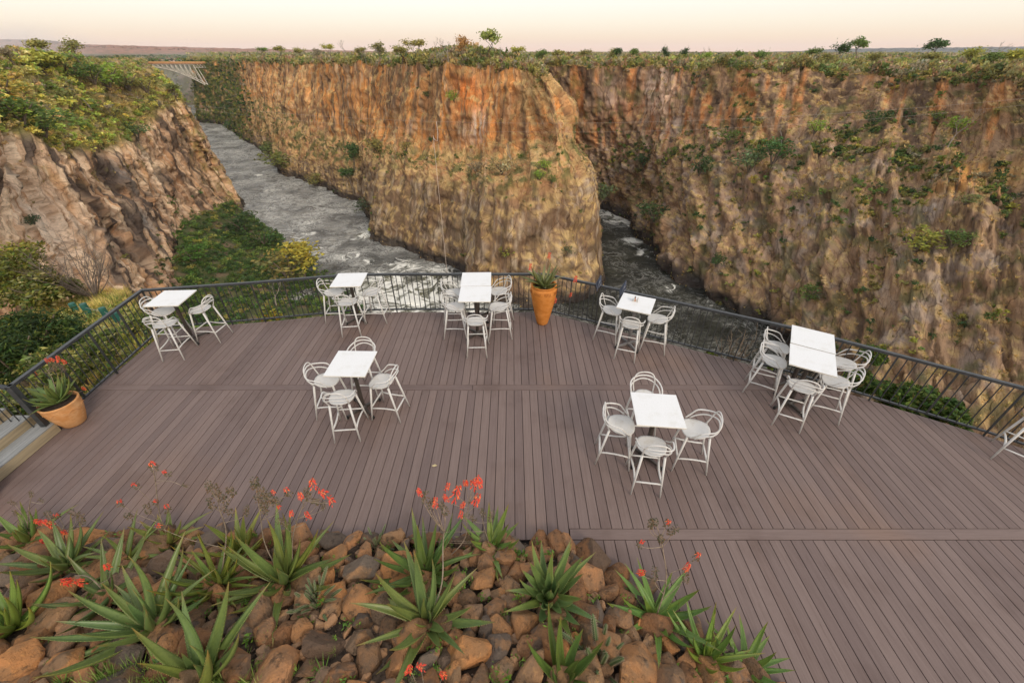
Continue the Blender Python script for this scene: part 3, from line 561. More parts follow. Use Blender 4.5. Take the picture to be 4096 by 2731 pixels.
# ------------------------------------------------------------------ tables
m, n = mat_new('white_stone_top'); v = noise(n, pos(n, obj=True), 60, 5, .7); w = noise(n, pos(n, obj=True), 5, 4)
MTOP = finish(m, n, mixn(n, mixn(n, [.66, .66, .655], [.71, .71, .71], ramp(n, v, .4, .6)), [.92, .91, .88], ramp(n, w, .5, .75), 'MULTIPLY'), .35, spec=.4)
MEDGE = m_plain('cream_edge', (.66, .62, .52), .5, .1, 10); MPOLE = m_plain('bronze_metal', (.045, .036, .030), .4, .3, 9, spec=.5); MPOLE2 = m_plain('grey_metal', (.16, .15, .145), .4, .2, 9, spec=.5); MPAD = m_plain('black_plastic', (.012, .012, .012), .5)
tb = MB(); tb.box((0, 0, 1.066), (.682, .682, .024), 0, .002); ME_EDGE = tb.mesh('table_edge', MEDGE)
tb = MB(); tb.box((0, 0, 1.0765), (.690, .690, .011), 0, .003); ME_TOP = tb.mesh('table_top', MTOP)
tb = MB(); tb.tube([(0, 0, .055), (0, 0, 1.05)], .036, 20); tb.box((0, 0, 1.045), (.30, .30, .016), 0, .002); tb.lathe([(.06, .05), (.06, .075), (.045, .10), (.036, .11)], 20)
ME_COL = tb.mesh('column', MPOLE, False); ME_COL2 = tb.mesh('column', MPOLE2, False)
def foot_mb(): 
    b = MB(); V = []
    for x, w, z0, z1 in ((.02, .028, .03, .085), (.30, .018, .022, .05), (.31, .018, .022, .046)):
        V += [(x, -w, z0), (x, w, z0), (x, w * .8, z1), (x, -w * .8, z1)]
    b.add(V, [(0, 3, 2, 1)] + [(i, i + 1, i + 5, i + 4) if False else (i + (q), i + (q + 1) % 4, i + 4 + (q + 1) % 4, i + 4 + q) for i in (0, 4) for q in range(4)] + [(8, 9, 10, 11)]); return b
ME_FOOT = foot_mb().mesh('foot', MPOLE); ME_FOOT2 = foot_mb().mesh('foot', MPOLE2); tb = MB(); tb.lathe([(.0, .002), (.026, .002), (.026, .03), (.02, .052), (0, .056)], 14); ME_PAD = tb.mesh('foot_pad', MPAD)
def table(x, y, yaw, label, grey=False, group='white square bar tables on the deck'):
    t = empty('bar_table', (x, y, 0), math.radians(yaw)); tag(t, label, 'table', group)
    e = link('table_top', ME_TOP, t); link('edge_band', ME_EDGE, e); link('column', ME_COL2 if grey else ME_COL, t)
    for k in range(4):
        a = math.radians(45 + 90 * k + 2); f = link('foot', ME_FOOT2 if grey else ME_FOOT, t, (0, 0, 0), (0, 0, a)); link('foot_pad', ME_PAD, f, (.325, 0, 0))
TABS = [(-7.307, 7.765, 3.2, 'white square bar table in the back left corner of the deck', 0), (-3.768, 8.63, 3.0, 'white square bar table against the back railing, in front of the white rapids', 0),
        (-.83, 8.661, 1.7, 'farther white bar table of the pair joined near the tall orange pot', 0), (-.80, 7.951, .6, 'nearer white bar table of the pair joined near the tall orange pot', 0),
        (2.611, 7.541, -24.9, 'white bar table with a small napkin holder on it, near two dark birds', 1), (5.528, 6.231, -30.8, 'farther white bar table of the slanted pair by the right railing', 0),
        (5.157, 5.615, -30.2, 'nearer white bar table of the slanted pair by the right railing', 0), (-2.726, 5.507, -1.4, 'white bar table standing alone left of centre across the cross plank', 0), (2.144, 4.405, -5.7, 'white bar table nearest the camera, standing alone right of centre', 0)]
for t in TABS: table(*t)
# napkin holder
MNAP = m_plain('pale_plastic', (.62, .60, .56), .4); MPKT = m_plain('paper_sachets', (.55, .25, .14), .6)
nh = empty('napkin_holder', (2.60, 7.62, 1.082), math.radians(-20)); tag(nh, 'small clear napkin and sachet holder standing on the white bar table', 'holder')
b = MB(); b.box((0, 0, .004), (.12, .08, .008), 0, .001); b.build('base', MNAP, nh)
for s in (-1, 1): b = MB(); b.box((s * .055, 0, .053), (.006, .08, .09), 0, .001); b.build('side_plate', MNAP, nh)
for x, tl, c in ((-.03, .25, MNAP), (.0, -.1, MPKT), (.03, .3, MNAP)):
    b = MB(); V = [(x - .01, -.03, .01), (x + .01, -.03, .01), (x + .01, .03, .01), (x - .01, .03, .01)]; b.add(V + [(p[0] + tl * .09, p[1], .10) for p in V], [(0, 1, 2, 3), (4, 5, 6, 7), (0, 1, 5, 4), (1, 2, 6, 5), (2, 3, 7, 6), (3, 0, 4, 7)]); b.build('sachet', c, nh)

# ------------------------------------------------------------------ stools (built facing +Y)
m, n = mat_new('white_plastic'); v = noise(n, pos(n), 7, 5, .6); w = noise(n, pos(n), 45, 3)
c = mixn(n, [.58, .565, .54], [.49, .455, .40], ramp(n, v, .50, .78)); MSTL = finish(m, n, mixn(n, c, [.90, .88, .84], ramp(n, w, .55, .7), 'MULTIPLY'), .38, spec=.4)
def seat_mesh():
    V = []; F = []; nr, na = 8, 36
    def ring(r, a):
        x = math.cos(a); y = math.sin(a); wx = .205 + .028 * y; X = wx * r * math.copysign(abs(x) ** .82, x); Y = .205 * r * math.copysign(abs(y) ** .82, y) + .045
        Z = .762 - .030 * (1 - r ** 2) + .014 * (y * r) ** 2 * (1 if y < 0 else -1.6) - .010 * (x * r) ** 2
        return X, Y, Z
    V.append((0, .045, .73))
    for i in range(1, nr + 1):
        for k in range(na): V.append(ring(i / nr, 2 * math.pi * k / na))
    for k in range(na): F.append((0, 1 + k, 1 + (k + 1) % na))
    for i in range(nr - 1):
        for k in range(na): k2 = (k + 1) % na; F.append((1 + i * na + k, 1 + (i + 1) * na + k, 1 + (i + 1) * na + k2, 1 + i * na + k2))
    o = 1 + (nr - 1) * na; top = len(V)
    for k in range(na): x, y, z = V[o + k]; V.append((x * .97, (y - .045) * .97 + .045, z - .018))
    for k in range(na): k2 = (k + 1) % na; F.append((o + k, top + k, top + k2, o + k2))
    V2 = len(V)
    for k in range(na): x, y, z = V[top + k]; V.append((x * .6, (y - .045) * .6 + .045, .712))
    for k in range(na): k2 = (k + 1) % na; F.append((top + k, V2 + k, V2 + k2, top + k2))
    F.append(tuple(range(V2, V2 + na))[::-1]); b = MB(); b.add(V, F); return b.mesh('seat', MSTL, True)
ME_SEAT = seat_mesh(); ME_LEG = {}
FT = {('f', 1): (.245, .262), ('f', -1): (-.245, .262), ('r', 1): (.212, -.262), ('r', -1): (-.212, -.262)}; TPT = {('f', 1): (.165, .175), ('f', -1): (-.165, .175), ('r', 1): (.155, -.135), ('r', -1): (-.155, -.135)}
for k in FT:
    b = MB(); f, t = FT[k], TPT[k]; b.tube([(f[0], f[1], 0), ((f[0] + t[0]) / 2, (f[1] + t[1]) / 2, .37), (t[0], t[1], .74)], [.0125, .0165, .019], 9); ME_LEG[k] = b.mesh('leg', MSTL, True)
def legp(k, z): f, t = FT[k], TPT[k]; q = z / .74; return np.array([f[0] + (t[0] - f[0]) * q, f[1] + (t[1] - f[1]) * q, z])
ME_RUNG = []
for a, b_, z in ((('f', 1), ('f', -1), .30), (('r', 1), ('r', -1), .255), (('f', 1), ('r', 1), .275), (('f', -1), ('r', -1), .275)):
    b = MB(); p, q = legp(a, z), legp(b_, z); mid = (p + q) / 2; inn = np.array([0, 0, 0.]); 
    if a[0] != b_[0]: inn = np.array([-.018 * np.sign(p[0]), 0, 0])
    b.tube([p, p * .75 + q * .25 + inn * .75, mid + inn, p * .25 + q * .75 + inn * .75, q], .0155, 8, True, .62); ME_RUNG.append(b.mesh('footrest', MSTL, True))
def sym(half): return half + [(-x, y, z) for x, y, z in half[::-1] if abs(x) > 1e-6]
LOOPS = [sym([(.155, -.135, .75), (.168, -.172, .83), (.172, -.20, .92), (.150, -.222, 1.01), (.095, -.236, 1.062), (0, -.240, 1.078)]),
         sym([(.212, .165, .752), (.238, .095, .815), (.250, .02, .905), (.246, -.075, .93), (.222, -.16, .945), (.165, -.218, .975), (.085, -.246, .995), (0, -.254, 1.0)]),
         sym([(.222, .10, .752), (.234, .03, .80), (.232, -.06, .845), (.214, -.14, .868), (.165, -.205, .893), (.085, -.240, .925), (0, -.250, .937)])]
ME_LOOP = []
for k, l in enumerate(LOOPS): b = MB(); b.tube(crom(l, 46), [.0115, .0125, .0115][k], 8, True, .8); ME_LOOP.append(b.mesh('back_loop', MSTL, True))
NST = [0]
def stool(x, y, yaw, label):
    t = empty('bar_stool', (x, y, 0), math.radians(yaw)); tag(t, label, 'stool', 'white plastic bar stools round the tables'); link('seat', ME_SEAT, t)
    for k in ME_LEG.values(): link('leg', k, t)
    for k in ME_RUNG: link('footrest', k, t)
    for k in ME_LOOP: link('back_loop', k, t)
def st_at(sx, sy, yaw, label):   # from the middle of the seat
    a = math.radians(yaw); stool(sx + .05 * math.sin(a), sy - .05 * math.cos(a), yaw, label)
c1, c2, c3, c4, c5, c6, c7 = 'at the back left corner table', 'at the back table before the white rapids', 'at the joined tables by the orange urn', 'at the napkin holder table', 'at the slanted joined tables', 'at the lone table left of centre', 'at the lone table nearest the camera'
for q in [(-7.62, 7.76, -88, 'white bar stool behind the table top ' + c1), (-7.25, 7.26, 8, 'white bar stool in front, back to the camera, ' + c1), (-6.88, 7.86, 84, 'white bar stool on the right side ' + c1),
          (-4.21, 8.64, -86, 'white bar stool on the left ' + c2), (-3.73, 8.17, 6, 'white bar stool in front ' + c2), (-3.33, 8.64, 88, 'white bar stool on the right ' + c2),
          (-1.35, 8.62, -86, 'farther white bar stool on the left ' + c3), (-1.25, 7.97, -88, 'nearer white bar stool on the left ' + c3), (-.32, 8.70, 108, 'farther white bar stool on the right ' + c3), (-.31, 7.97, 90, 'nearer white bar stool on the right ' + c3), (-.76, 7.36, 2, 'white bar stool at the near end ' + c3),
          (2.21, 7.81, -112, 'white bar stool on the left, near the birds, ' + c4), (2.49, 7.24, -20, 'white bar stool in front, back to the camera, ' + c4), (3.09, 7.46, 68, 'white bar stool on the right ' + c4),
          (5.12, 6.43, -120, 'farther white bar stool on the left ' + c5), (4.83, 5.99, -120, 'nearer white bar stool on the left ' + c5), (6.03, 5.93, 62, 'farther white bar stool on the right ' + c5), (5.58, 5.44, 62, 'nearer white bar stool on the right ' + c5), (4.92, 5.29, -28, 'white bar stool at the near end, back to the camera, ' + c5),
          (-2.77, 6.00, 178, 'white bar stool half hidden behind the table top ' + c6), (-3.20, 5.47, -84, 'white bar stool on the left ' + c6), (-2.25, 5.43, 80, 'white bar stool on the right ' + c6), (-2.80, 5.03, 5, 'white bar stool in front, back to the camera, ' + c6),
          (2.18, 4.98, 176, 'white bar stool half hidden behind the table top ' + c7), (1.67, 4.42, -100, 'white bar stool on the left ' + c7), (2.76, 4.33, 78, 'white bar stool on the right ' + c7), (2.02, 4.00, -8, 'white bar stool in front, back to the camera, ' + c7),
          (8.12, 4.42, -48, 'white bar stool cut off by the right edge, only its legs showing')]: st_at(*q)

# ------------------------------------------------------------------ flower pots
def m_clay(name, c1, c2):
    m, n = mat_new(name); v = noise(n, pos(n, obj=True), 6, 5, .6); w = noise(n, pos(n, (1, 1, 6), True), 8, 4); c = mixn(n, c1, c2, ramp(n, v, .35, .7)); c = mixn(n, c, [.82, .78, .74], ramp(n, w, .5, .7), 'MULTIPLY'); return finish(m, n, c, .75, w, .006, .5, .25)
MCL1 = m_clay('orange_clay', (.50, .175, .028), (.60, .235, .055)); MCL2 = m_clay('tan_clay', (.52, .24, .085), (.60, .33, .15)); MSOIL = m_plain('potting_soil', (.06, .04, .028), .95, .4, 30, 1)
tp = empty('tall_pot', (.735, 8.47, 0)); tag(tp, 'tall orange clay urn holding an aloe, standing at the corner of the back railing', 'pot')
pr = [(0, .003), (.125, .003), (.135, .02), (.16, .12), (.205, .32), (.25, .54), (.285, .74), (.302, .86), (.300, .93), (.285, .985), (.270, 1.0), (.278, 1.012), (.284, 1.03), (.276, 1.045), (.255, 1.042), (.248, 1.02), (.245, .95), (.0, .95)]
b = MB(); b.lathe(pr[:-1], 48); b.build('body', MCL1, tp, True); b = MB(); b.lathe([(.0, .955), (.246, .955)], 32); b.build('soil', MSOIL, tp)
b = MB(); NB = 60
for k in range(NB):
    a = 2 * math.pi * k / NB; b.tube([(.281 * math.cos(a - .035), .281 * math.sin(a - .035), 1.012), (.292 * math.cos(a), .292 * math.sin(a), 1.03), (.276 * math.cos(a + .05), .276 * math.sin(a + .05), 1.049)], .008, 5)
b.build('rope_rim', MCL1, tp); b = MB()
for k in range(56):
    if k % 7 in (5, 6): continue
    a = 2 * math.pi * k / 56; s = .045 if (k // 7) % 2 else -.045
    b.tube([(.309 * math.cos(a - s), .309 * math.sin(a - s), .865), (.3045 * math.cos(a + s), .3045 * math.sin(a + s), .945)], .004, 4)
b.build('carved_band', m_plain('dark_clay', (.30, .10, .018), .8), tp)
bp = empty('bowl_pot', (-7.77, 5.18, 0), 0, (.76, .76, .98)); tag(bp, 'wide tan clay bowl pot with an aloe, beside the stairs at the left', 'pot')
b = MB(); b.lathe([(0, .003), (.19, .003), (.215, .02), (.28, .16), (.335, .32), (.355, .42), (.352, .47), (.362, .49), (.366, .51), (.352, .525), (.325, .518), (.318, .48), (.315, .45)], 44); b.build('body', MCL2, bp, True)
b = MB(); b.lathe([(0, .462), (.318, .462)], 32); b.build('soil', MSOIL, bp); b = MB()
for k in range(7):
    a0 = k * .9 + .3; z0 = .36 + .02 * (k % 3); b.tube([((.348 + .006) * math.cos(a0 + t * .75), (.348 + .006) * math.sin(a0 + t * .75), z0 + .035 * math.sin(t * 5 + k)) for t in np.linspace(0, 1, 9)], .006, 5)
b.build('carved_band', MCL2, bp, True)
ep = empty('clay_pot', (-7.74, 3.60, 0)); tag(ep, 'orange clay pot at the left edge of the photo, mostly out of frame', 'pot'); b = MB(); b.lathe([(0, .003), (.13, .003), (.20, .16), (.235, .34), (.23, .40), (.25, .42), (.245, .45), (.21, .45), (.2, .40), (0, .40)], 36); b.build('body', MCL1, ep, True)

# ------------------------------------------------------------------ rock garden
gp = np.array(GARD)
def edge_dist(x, y):
    q = np.stack([np.asarray(x, float), np.asarray(y, float)], -1); best = np.full(q.shape[:-1], 1e9); ins = np.interp(q[..., 0], gp[:, 0], gp[:, 1]) > q[..., 1]
    for a, b in zip(gp[:-1], gp[1:]):
        t = np.clip(((q - a) @ (b - a)) / ((b - a) @ (b - a)), 0, 1); best = np.minimum(best, np.linalg.norm(q - (a + t[..., None] * (b - a)), axis=-1))
    return np.where(ins, best, -best)
def mound(x, y):
    s = edge_dist(x, y); return np.where(s > 0, -.02 + .36 * np.minimum(s, .6) + .30 * np.maximum(0, s - .6), -.02 + 1.2 * s)
def gat(px, py, dz=0):
    z = .3
    for _ in range(25): p = at(px, py, z=z + dz); z = .6 * z + .4 * float(mound(p[0], p[1]))
    p = at(px, py, z=z + dz); return np.array([p[0], p[1], float(mound(p[0], p[1]))])
xs = np.arange(-9, 4.0, .06); ys = np.arange(.2, 3.5, .06); X, Y = np.meshgrid(xs, ys); Z = mound(X, Y) + .03 * fbm(np.stack([X * 3, Y * 3, X * 0], -1), 4); Z = np.where(edge_dist(X, Y) < .02, -.2, Z)
PM_ = np.stack([X, Y, Z], -1); n = fbm(PM_ * 2, 4); cl = mixc(np.broadcast_to(np.array([.06, .042, .03]), PM_.shape).copy(), (.17, .12, .085), sstep(n, 0, .4))
MGS = m_attr('gravelly_soil', .95, 22, .55, .03); gard = sheet('rock_garden', PM_, cl, MGS, False)
def m_rock():
    m, n = mat_new('garden_rock'); p = pos(n, obj=True); oi = nd(n, 'ObjectInfo'); q = nd(n, 'VectorMath', {'operation': 'MULTIPLY_ADD'}, i0=oi.outputs['Random'], i1=(53, 17, 91), i2=p).outputs[0]
    a = noise(n, q, 2.2, 6, .62); b = noise(n, q, 9, 6, .7); g = noise(n, q, 1.3, 3); c = mixn(n, [.36, .20, .105], [.25, .16, .10], ramp(n, a, .38, .62))
    c = mixn(n, c, [.46, .26, .12], ramp(n, b, .54, .70, 0, .75)); c = mixn(n, c, [.165, .13, .105], ramp(n, nd(n, 'Math', {'operation': 'ADD'}, i0=g, i1=nd(n, 'MapRange', i0=oi.outputs['Random'], i1=0., i2=1., i3=-.34, i4=.14).outputs[0]).outputs[0], .50, .58, 0, .9))
    c = mixn(n, c, [.06, .045, .035], ramp(n, noise(n, q, 4, 5, .7), .55, .68, 0, .75)); c = mixn(n, c, [.50, .45, .38], ramp(n, noise(n, q, 28, 4, .6), .69, .74, 0, .55)); c = mixn(n, c, oi.outputs['Color'], 1.0, 'MULTIPLY')
    h = nd(n, 'Math', {'operation': 'ADD'}, i0=a, i1=nd(n, 'Math', {'operation': 'MULTIPLY'}, i0=b, i1=.5).outputs[0]).outputs[0]; return finish(m, n, c, .85, h, .12, .7, .2)
MROCK = m_rock()
def ico(sub):
    t = (1 + 5 ** .5) / 2; V = [(-1, t, 0), (1, t, 0), (-1, -t, 0), (1, -t, 0), (0, -1, t), (0, 1, t), (0, -1, -t), (0, 1, -t), (t, 0, -1), (t, 0, 1), (-t, 0, -1), (-t, 0, 1)]
    F = [(0, 11, 5), (0, 5, 1), (0, 1, 7), (0, 7, 10), (0, 10, 11), (1, 5, 9), (5, 11, 4), (11, 10, 2), (10, 7, 6), (7, 1, 8), (3, 9, 4), (3, 4, 2), (3, 2, 6), (3, 6, 8), (3, 8, 9), (4, 9, 5), (2, 4, 11), (6, 2, 10), (8, 6, 7), (9, 8, 1)]
    V = [np.array(v) / np.linalg.norm(v) for v in V]
    for _ in range(sub):
        mid = {}; G2 = []
        def md(a, b):
            k = (min(a, b), max(a, b))
            if k not in mid: v = V[a] + V[b]; V.append(v / np.linalg.norm(v)); mid[k] = len(V) - 1
            return mid[k]
        for a, b, c in F: x, y, z = md(a, b), md(b, c), md(c, a); G2 += [(a, x, z), (b, y, x), (c, z, y), (x, y, z)]
        F = G2
    return np.array(V), np.array(F)
IV, IF = ico(3); IV2, IF2 = ico(2)
def rock_mesh(seed):
    g = np.random.default_rng(seed); n = int(g.integers(13, 20)); p = g.normal(size=(n, 3)); p /= np.abs(p).max(1)[:, None] ** .55 * np.linalg.norm(p, axis=1)[:, None] ** .45; p *= g.uniform(.82, 1.05, (n, 1)) * g.uniform([.85, .8, .6], [1.25, 1.05, .9]) * .52
    bm = bmesh.new()
    for q in p: bm.verts.new(q)
    r = bmesh.ops.convex_hull(bm, input=list(bm.verts)); bmesh.ops.delete(bm, geom=[e for e in r['geom_interior'] if isinstance(e, bmesh.types.BMVert)], context='VERTS')
    bmesh.ops.dissolve_limit(bm, angle_limit=.22, verts=list(bm.verts), edges=list(bm.edges)); bmesh.ops.bevel(bm, geom=list(bm.edges), offset=.035, segments=1, profile=.5, affect='EDGES', clamp_overlap=True); bmesh.ops.triangulate(bm, faces=list(bm.faces))
    bmesh.ops.subdivide_edges(bm, edges=[e for e in bm.edges if e.calc_length() > .22], cuts=1, use_grid_fill=False); bmesh.ops.triangulate(bm, faces=list(bm.faces))
    co = np.array([v.co[:] for v in bm.verts]); co = co * (1 + .05 * fbm(co * 4 + seed, 3)[:, None])
    for v, c in zip(bm.verts, co): v.co = c
    bmesh.ops.recalc_face_normals(bm, faces=list(bm.faces)); me = bpy.data.meshes.new('rock'); bm.to_mesh(me); bm.free(); me.materials.append(MROCK); return me
ROCKS = [rock_mesh(100 + k) for k in range(16)]
cand = []; tries = 0; big = [(-2.2, 1.35, .42), (-3.0, 1.25, .40), (-1.9, 1.65, .34), (1.55, 1.35, .36), (1.0, 2.75, .38), (1.28, 2.48, .30)]
for b in big: cand.append(b)
for x_ in np.arange(-6.4, 3.2, .24): 
    y_ = float(np.interp(x_, gp[:, 0], gp[:, 1])); s = R.uniform(.22, .34); cand.append((x_ + R.uniform(-.05, .05), y_ - s * .42, s))
for sz0, sz1, nt_ in ((.24, .34, 350), (.17, .25, 2600), (.09, .16, 6000)):
    for _ in range(nt_):
        x, y = R.uniform(-6.6, 3.4), R.uniform(.95, 3.2); s = R.uniform(sz0, sz1)
        if edge_dist(x, y) < s * .35: continue
        px, py, zc = proj([x, y, float(mound(x, y))]); 
        if not (-150 < px < 4250 and py < 2860): continue
        if all((x - a) ** 2 + (y - b) ** 2 > (.385 * (s + c)) ** 2 for a, b, c in cand): cand.append((x, y, s))
cand.sort(key=lambda q: -q[2] / proj([q[0], q[1], .4])[2])
tints = [(1, 1, .95), (1.15, 1, .85), (.8, .8, .8), (1.3, 1.05, .75), (.9, .82, .75), (1.05, .92, .75), (.6, .6, .6), (.7, .6, .52)]
rest = MB()
for i, (x, y, s) in enumerate(cand):
    me = R.choice(ROCKS); rot = Euler((R.uniform(-.5, .5), R.uniform(-.5, .5), R.uniform(0, 6.3))); z = float(mound(x, y)) + s * .17; sc3 = (s * 1.3 * R.uniform(.9, 1.15), s * 1.3 * R.uniform(.85, 1.1), s * 1.2 * R.uniform(.9, 1.15))
    if i < 299:
        o = link('rock', me, gard, (x, y, z), rot, sc3); o.color = (*R.choice(tints), 1)
    else:
        M = Matrix.LocRotScale(Vector((x, y, z)), rot, Vector(sc3)); vv = np.empty(len(me.vertices) * 3, np.float32); ff = [tuple(p_.vertices) for p_ in me.polygons]; me.vertices.foreach_get('co', vv); vv = vv.reshape(-1, 3) @ np.array(M.to_3x3()).T + np.array(M.translation); rest.v += [tuple(p) for p in vv]; rest.f += [tuple(k_ + len(rest.v) - len(vv) for k_ in f) for f in ff]; rest.c += [(1, 1, 1)] * len(vv)
if rest.v: tag(rest.build('small_rocks', MROCK, gard), kind='stuff')
# gravel between the rocks
V = []; F = []; tv_ = np.array([(1, 1, 1), (1, -1, -1), (-1, 1, -1), (-1, -1, 1)]) * .6
for _ in range(5000):
    x, y = R.uniform(-6.5, 3.2), R.uniform(1.0, 3.1)
    if edge_dist(x, y) < .03: continue
    s = R.uniform(.006, .022); q = G.normal(size=(3, 3)); q, _r = np.linalg.qr(q); o = len(V); V += list(tv_ @ q * s + np.array([x, y, float(mound(x, y)) + .015])); F += [(o, o + 1, o + 2), (o, o + 2, o + 3), (o, o + 3, o + 1), (o + 1, o + 3, o + 2)]
cg = np.repeat(G.uniform(.5, 1.3, (len(V) // 4, 1)) * np.array([[.20, .14, .10]]), 4, 0); tag(link('gravel', mesh_np('gravel', V, F, MS, cg)), 'small loose gravel filling the gaps between the garden rocks', 'gravel', kind='stuff')

# ------------------------------------------------------------------ aloes
def m_aloe():
    m, n = mat_new('aloe_leaf'); oi = nd(n, 'ObjectInfo'); c = mixn(n, attr(n), oi.outputs['Color'], 1., 'MULTIPLY'); v = noise(n, pos(n, (3, 30, 30), True), 1.5, 4); c = mixn(n, c, [.78, .80, .85], ramp(n, v, .4, .7), 'MULTIPLY'); w = noise(n, pos(n), 9, 4); c = mixn(n, c, [1.25, 1.1, .85], ramp(n, w, .55, .75, 0, .7), 'MULTIPLY'); return finish(m, n, c, .42, None, spec=.45)
MAL = m_aloe()
def aloe_leaf(w, a0, a1, seed, bend_late=1.0, teeth=True):
    g = random.Random(seed); n = 15; P = []; a = math.radians(a0); x = z = 0.; yy = 0.; side = g.uniform(-.25, .25)
    cen = []; tang = []
    for i in range(n):
        t = i / (n - 1); ang = math.radians(a0 + (a1 - a0) * t ** bend_late); cen.append((x, yy, z)); tang.append(ang); x += math.cos(ang) / (n - 1); z += math.sin(ang) / (n - 1); yy += side * t / (n - 1)
    V = []; F = []; C = []; sp = [-1, -.62, 0, .62, 1]
    for i in range(n):
        t = i / (n - 1); W_ = w * (1 - t ** 1.6) ** .9 * (.80 + .5 * t * (1 - t)) if t < 1 else .0; W_ = max(W_, .0015); cx, cy, cz = cen[i]; ang = tang[i]; nx, nz = -math.sin(ang), math.cos(ang)
        tipc = sstep(np.array(t), .78 if a1 > -20 else .35, 1.0); bc = np.array([.128, .176, .062]) * (1.12 - .25 * t); bc = bc * (1 - .55 * tipc) + np.array([.28, .15, .06]) * .55 * tipc
        for s in sp: h = W_ * (.55 * s * s - .18); V.append((cx + nx * h, cy + s * W_, cz + nz * h)); C.append(bc * (1.0 if abs(s) < 1 else 1.25))
        for s in sp[::-1][1:-1]: h = W_ * (.55 * s * s - .18) - max(.004, .42 * W_ * (1 - s * s)); V.append((cx + nx * h, cy + s * W_, cz + nz * h)); C.append(bc * .85)
    for i in range(n - 1):
        for k in range(8): k2 = (k + 1) % 8; F.append((i * 8 + k, i * 8 + k2, i * 8 + 8 + k2, i * 8 + 8 + k))
    F += [tuple(range(8))[::-1]]
    b = MB(); b.add(V, F, C)
    if teeth:
        for i in range(1, n - 2):
            for sub in (0, .5):
                for e in (0, 4):
                    p = np.array(V[i * 8 + e]) * (1 - sub) + np.array(V[i * 8 + 8 + e]) * sub; q = np.array(V[i * 8 + 8 + e]) - np.array(V[i * 8 + e]); ql = q / np.linalg.norm(q); out = np.array([0, -1 if e == 0 else 1, 0.]); hh = .010 * (1 - i / n * .5)
                    b.add([p - ql * .006, p + ql * .007, p + out * hh + ql * .006, p + np.array([0, 0, -.004])], [(0, 1, 2), (0, 2, 3), (1, 3, 2)], (.42, .36, .16))
    return b.mesh('leaf', MAL, True)
LV = {}
for nm, a in {'in': [(74, 88), (70, 95), (66, 84)], 'up': [(46, 82), (50, 74), (40, 70)], 'mid': [(28, 66), (34, 30), (24, 74), (44, 8)], 'out': [(10, 44), (22, -12), (4, 58), (26, 14)], 'droop': [(12, -62), (18, -78), (6, -40)]}.items():
    LV[nm] = [aloe_leaf(.098 if nm != 'in' else .085, q[0], q[1], i + len(nm), 1.0) for i, q in enumerate(a)]
def aloe(loc, r, n, label, style='open', tint=(1, 1, 1), droop=0, seed=0, lean=(0, 0), wid=1.0, cat='aloe'):
    g = random.Random(seed); root = empty('aloe', loc); tag(root, label, cat, 'spiky aloes')
    n = int(n * 1.35); r = r * 1.06
    for i in range(n):
        t = i / max(1, n - 1); az = i * 2.39996 + g.uniform(-.25, .25)
        seq = {'open': ['in', 'up', 'up', 'mid', 'mid', 'out', 'out'], 'erect': ['in', 'in', 'up', 'up', 'up', 'mid', 'mid'], 'flat': ['up', 'mid', 'mid', 'mid', 'out', 'out', 'out']}[style]
        k = seq[min(len(seq) - 1, int(t * len(seq)))]
        if i >= n - droop: k = 'droop'
        L = r * {'in': .72, 'up': 1.0, 'mid': 1.05, 'out': .98, 'droop': .9}[k] * g.uniform(.82, 1.12) * (1 if t > .12 else .75); wv = wid * (.30 / .30) * g.uniform(.9, 1.1) * max(.75, min(1.35, .55 / L if L else 1))
        o = link('leaf', g.choice(LV[k]), root, (.02 * math.cos(az), .02 * math.sin(az), .02 + .03 * (1 - t)), (g.uniform(-.12, .12) + lean[0], lean[1] + g.uniform(-.1, .1), az), (L, L * wv, L)); q = g.uniform(.85, 1.15); ty = g.uniform(0, .28)
        o.color = (tint[0] * q * (1 + ty), tint[1] * q, tint[2] * q * (1 - ty), 1)
    return root
# flower stalks
m, n = mat_new('aloe_flower'); MFL = finish(m, n, mixn(n, attr(n), [1.25, 1.2, 1.1], noise(n, pos(n), 40, 2), 'MULTIPLY'), .5, None, spec=.3); MSTK = m_plain('flower_stalk', (.24, .185, .135), .7, .3, 20)
def head_mesh(kind, seed):
    g = random.Random(seed); b = MB(); n = 46 if kind == 'red' else (34 if kind == 'mix' else 46)
    for i in range(n):
        t = i / n; a = g.uniform(0, 6.28); z = (t - .5) * (.13 if kind != 'pod' else .17); isred = kind == 'red' or (kind == 'mix' and t > .6)
        if isred: rr = .034 * (1.15 - t * .75); L = .036; c = (.56, .055, .032) if g.random() < .8 else (.66, .17, .06); w = .0055; dn = -.9
        else: rr = .030 + .02 * g.random(); L = .025; c = g.choice([(.075, .066, .033), (.10, .075, .036), (.055, .058, .035), (.12, .07, .038)]); w = .0085; dn = -.2
        x, y = rr * math.cos(a), rr * math.sin(a); d = np.array([math.cos(a) * .75, math.sin(a) * .75, dn]); d /= np.linalg.norm(d); p = np.array([x * .5, y * .5, z]); q = p + d * L * .5; e = p + d * L; s = np.array([-math.sin(a), math.cos(a), 0]) * w; u = np.cross(d, s)
        b.add([p, q + s, q + u, q - s, q - u, e], [(0, 1, 2), (0, 2, 3), (0, 3, 4), (0, 4, 1), (5, 2, 1), (5, 3, 2), (5, 4, 3), (5, 1, 4)], c)
        if not isred: b.tube([(0, 0, z), (x * .5, y * .5, z)], .0012, 3, False, c=(.2, .15, .1))
    b.tube([(0, 0, -.09), (0, 0, .07)], .0025, 4, True, c=(.22, .16, .1)); return b.mesh('flower_head' if kind != 'pod' else 'seed_head', MFL)
HEADS = {k: [head_mesh(k, 5 * i + len(k)) for i in range(3)] for k in ('red', 'mix', 'pod')}
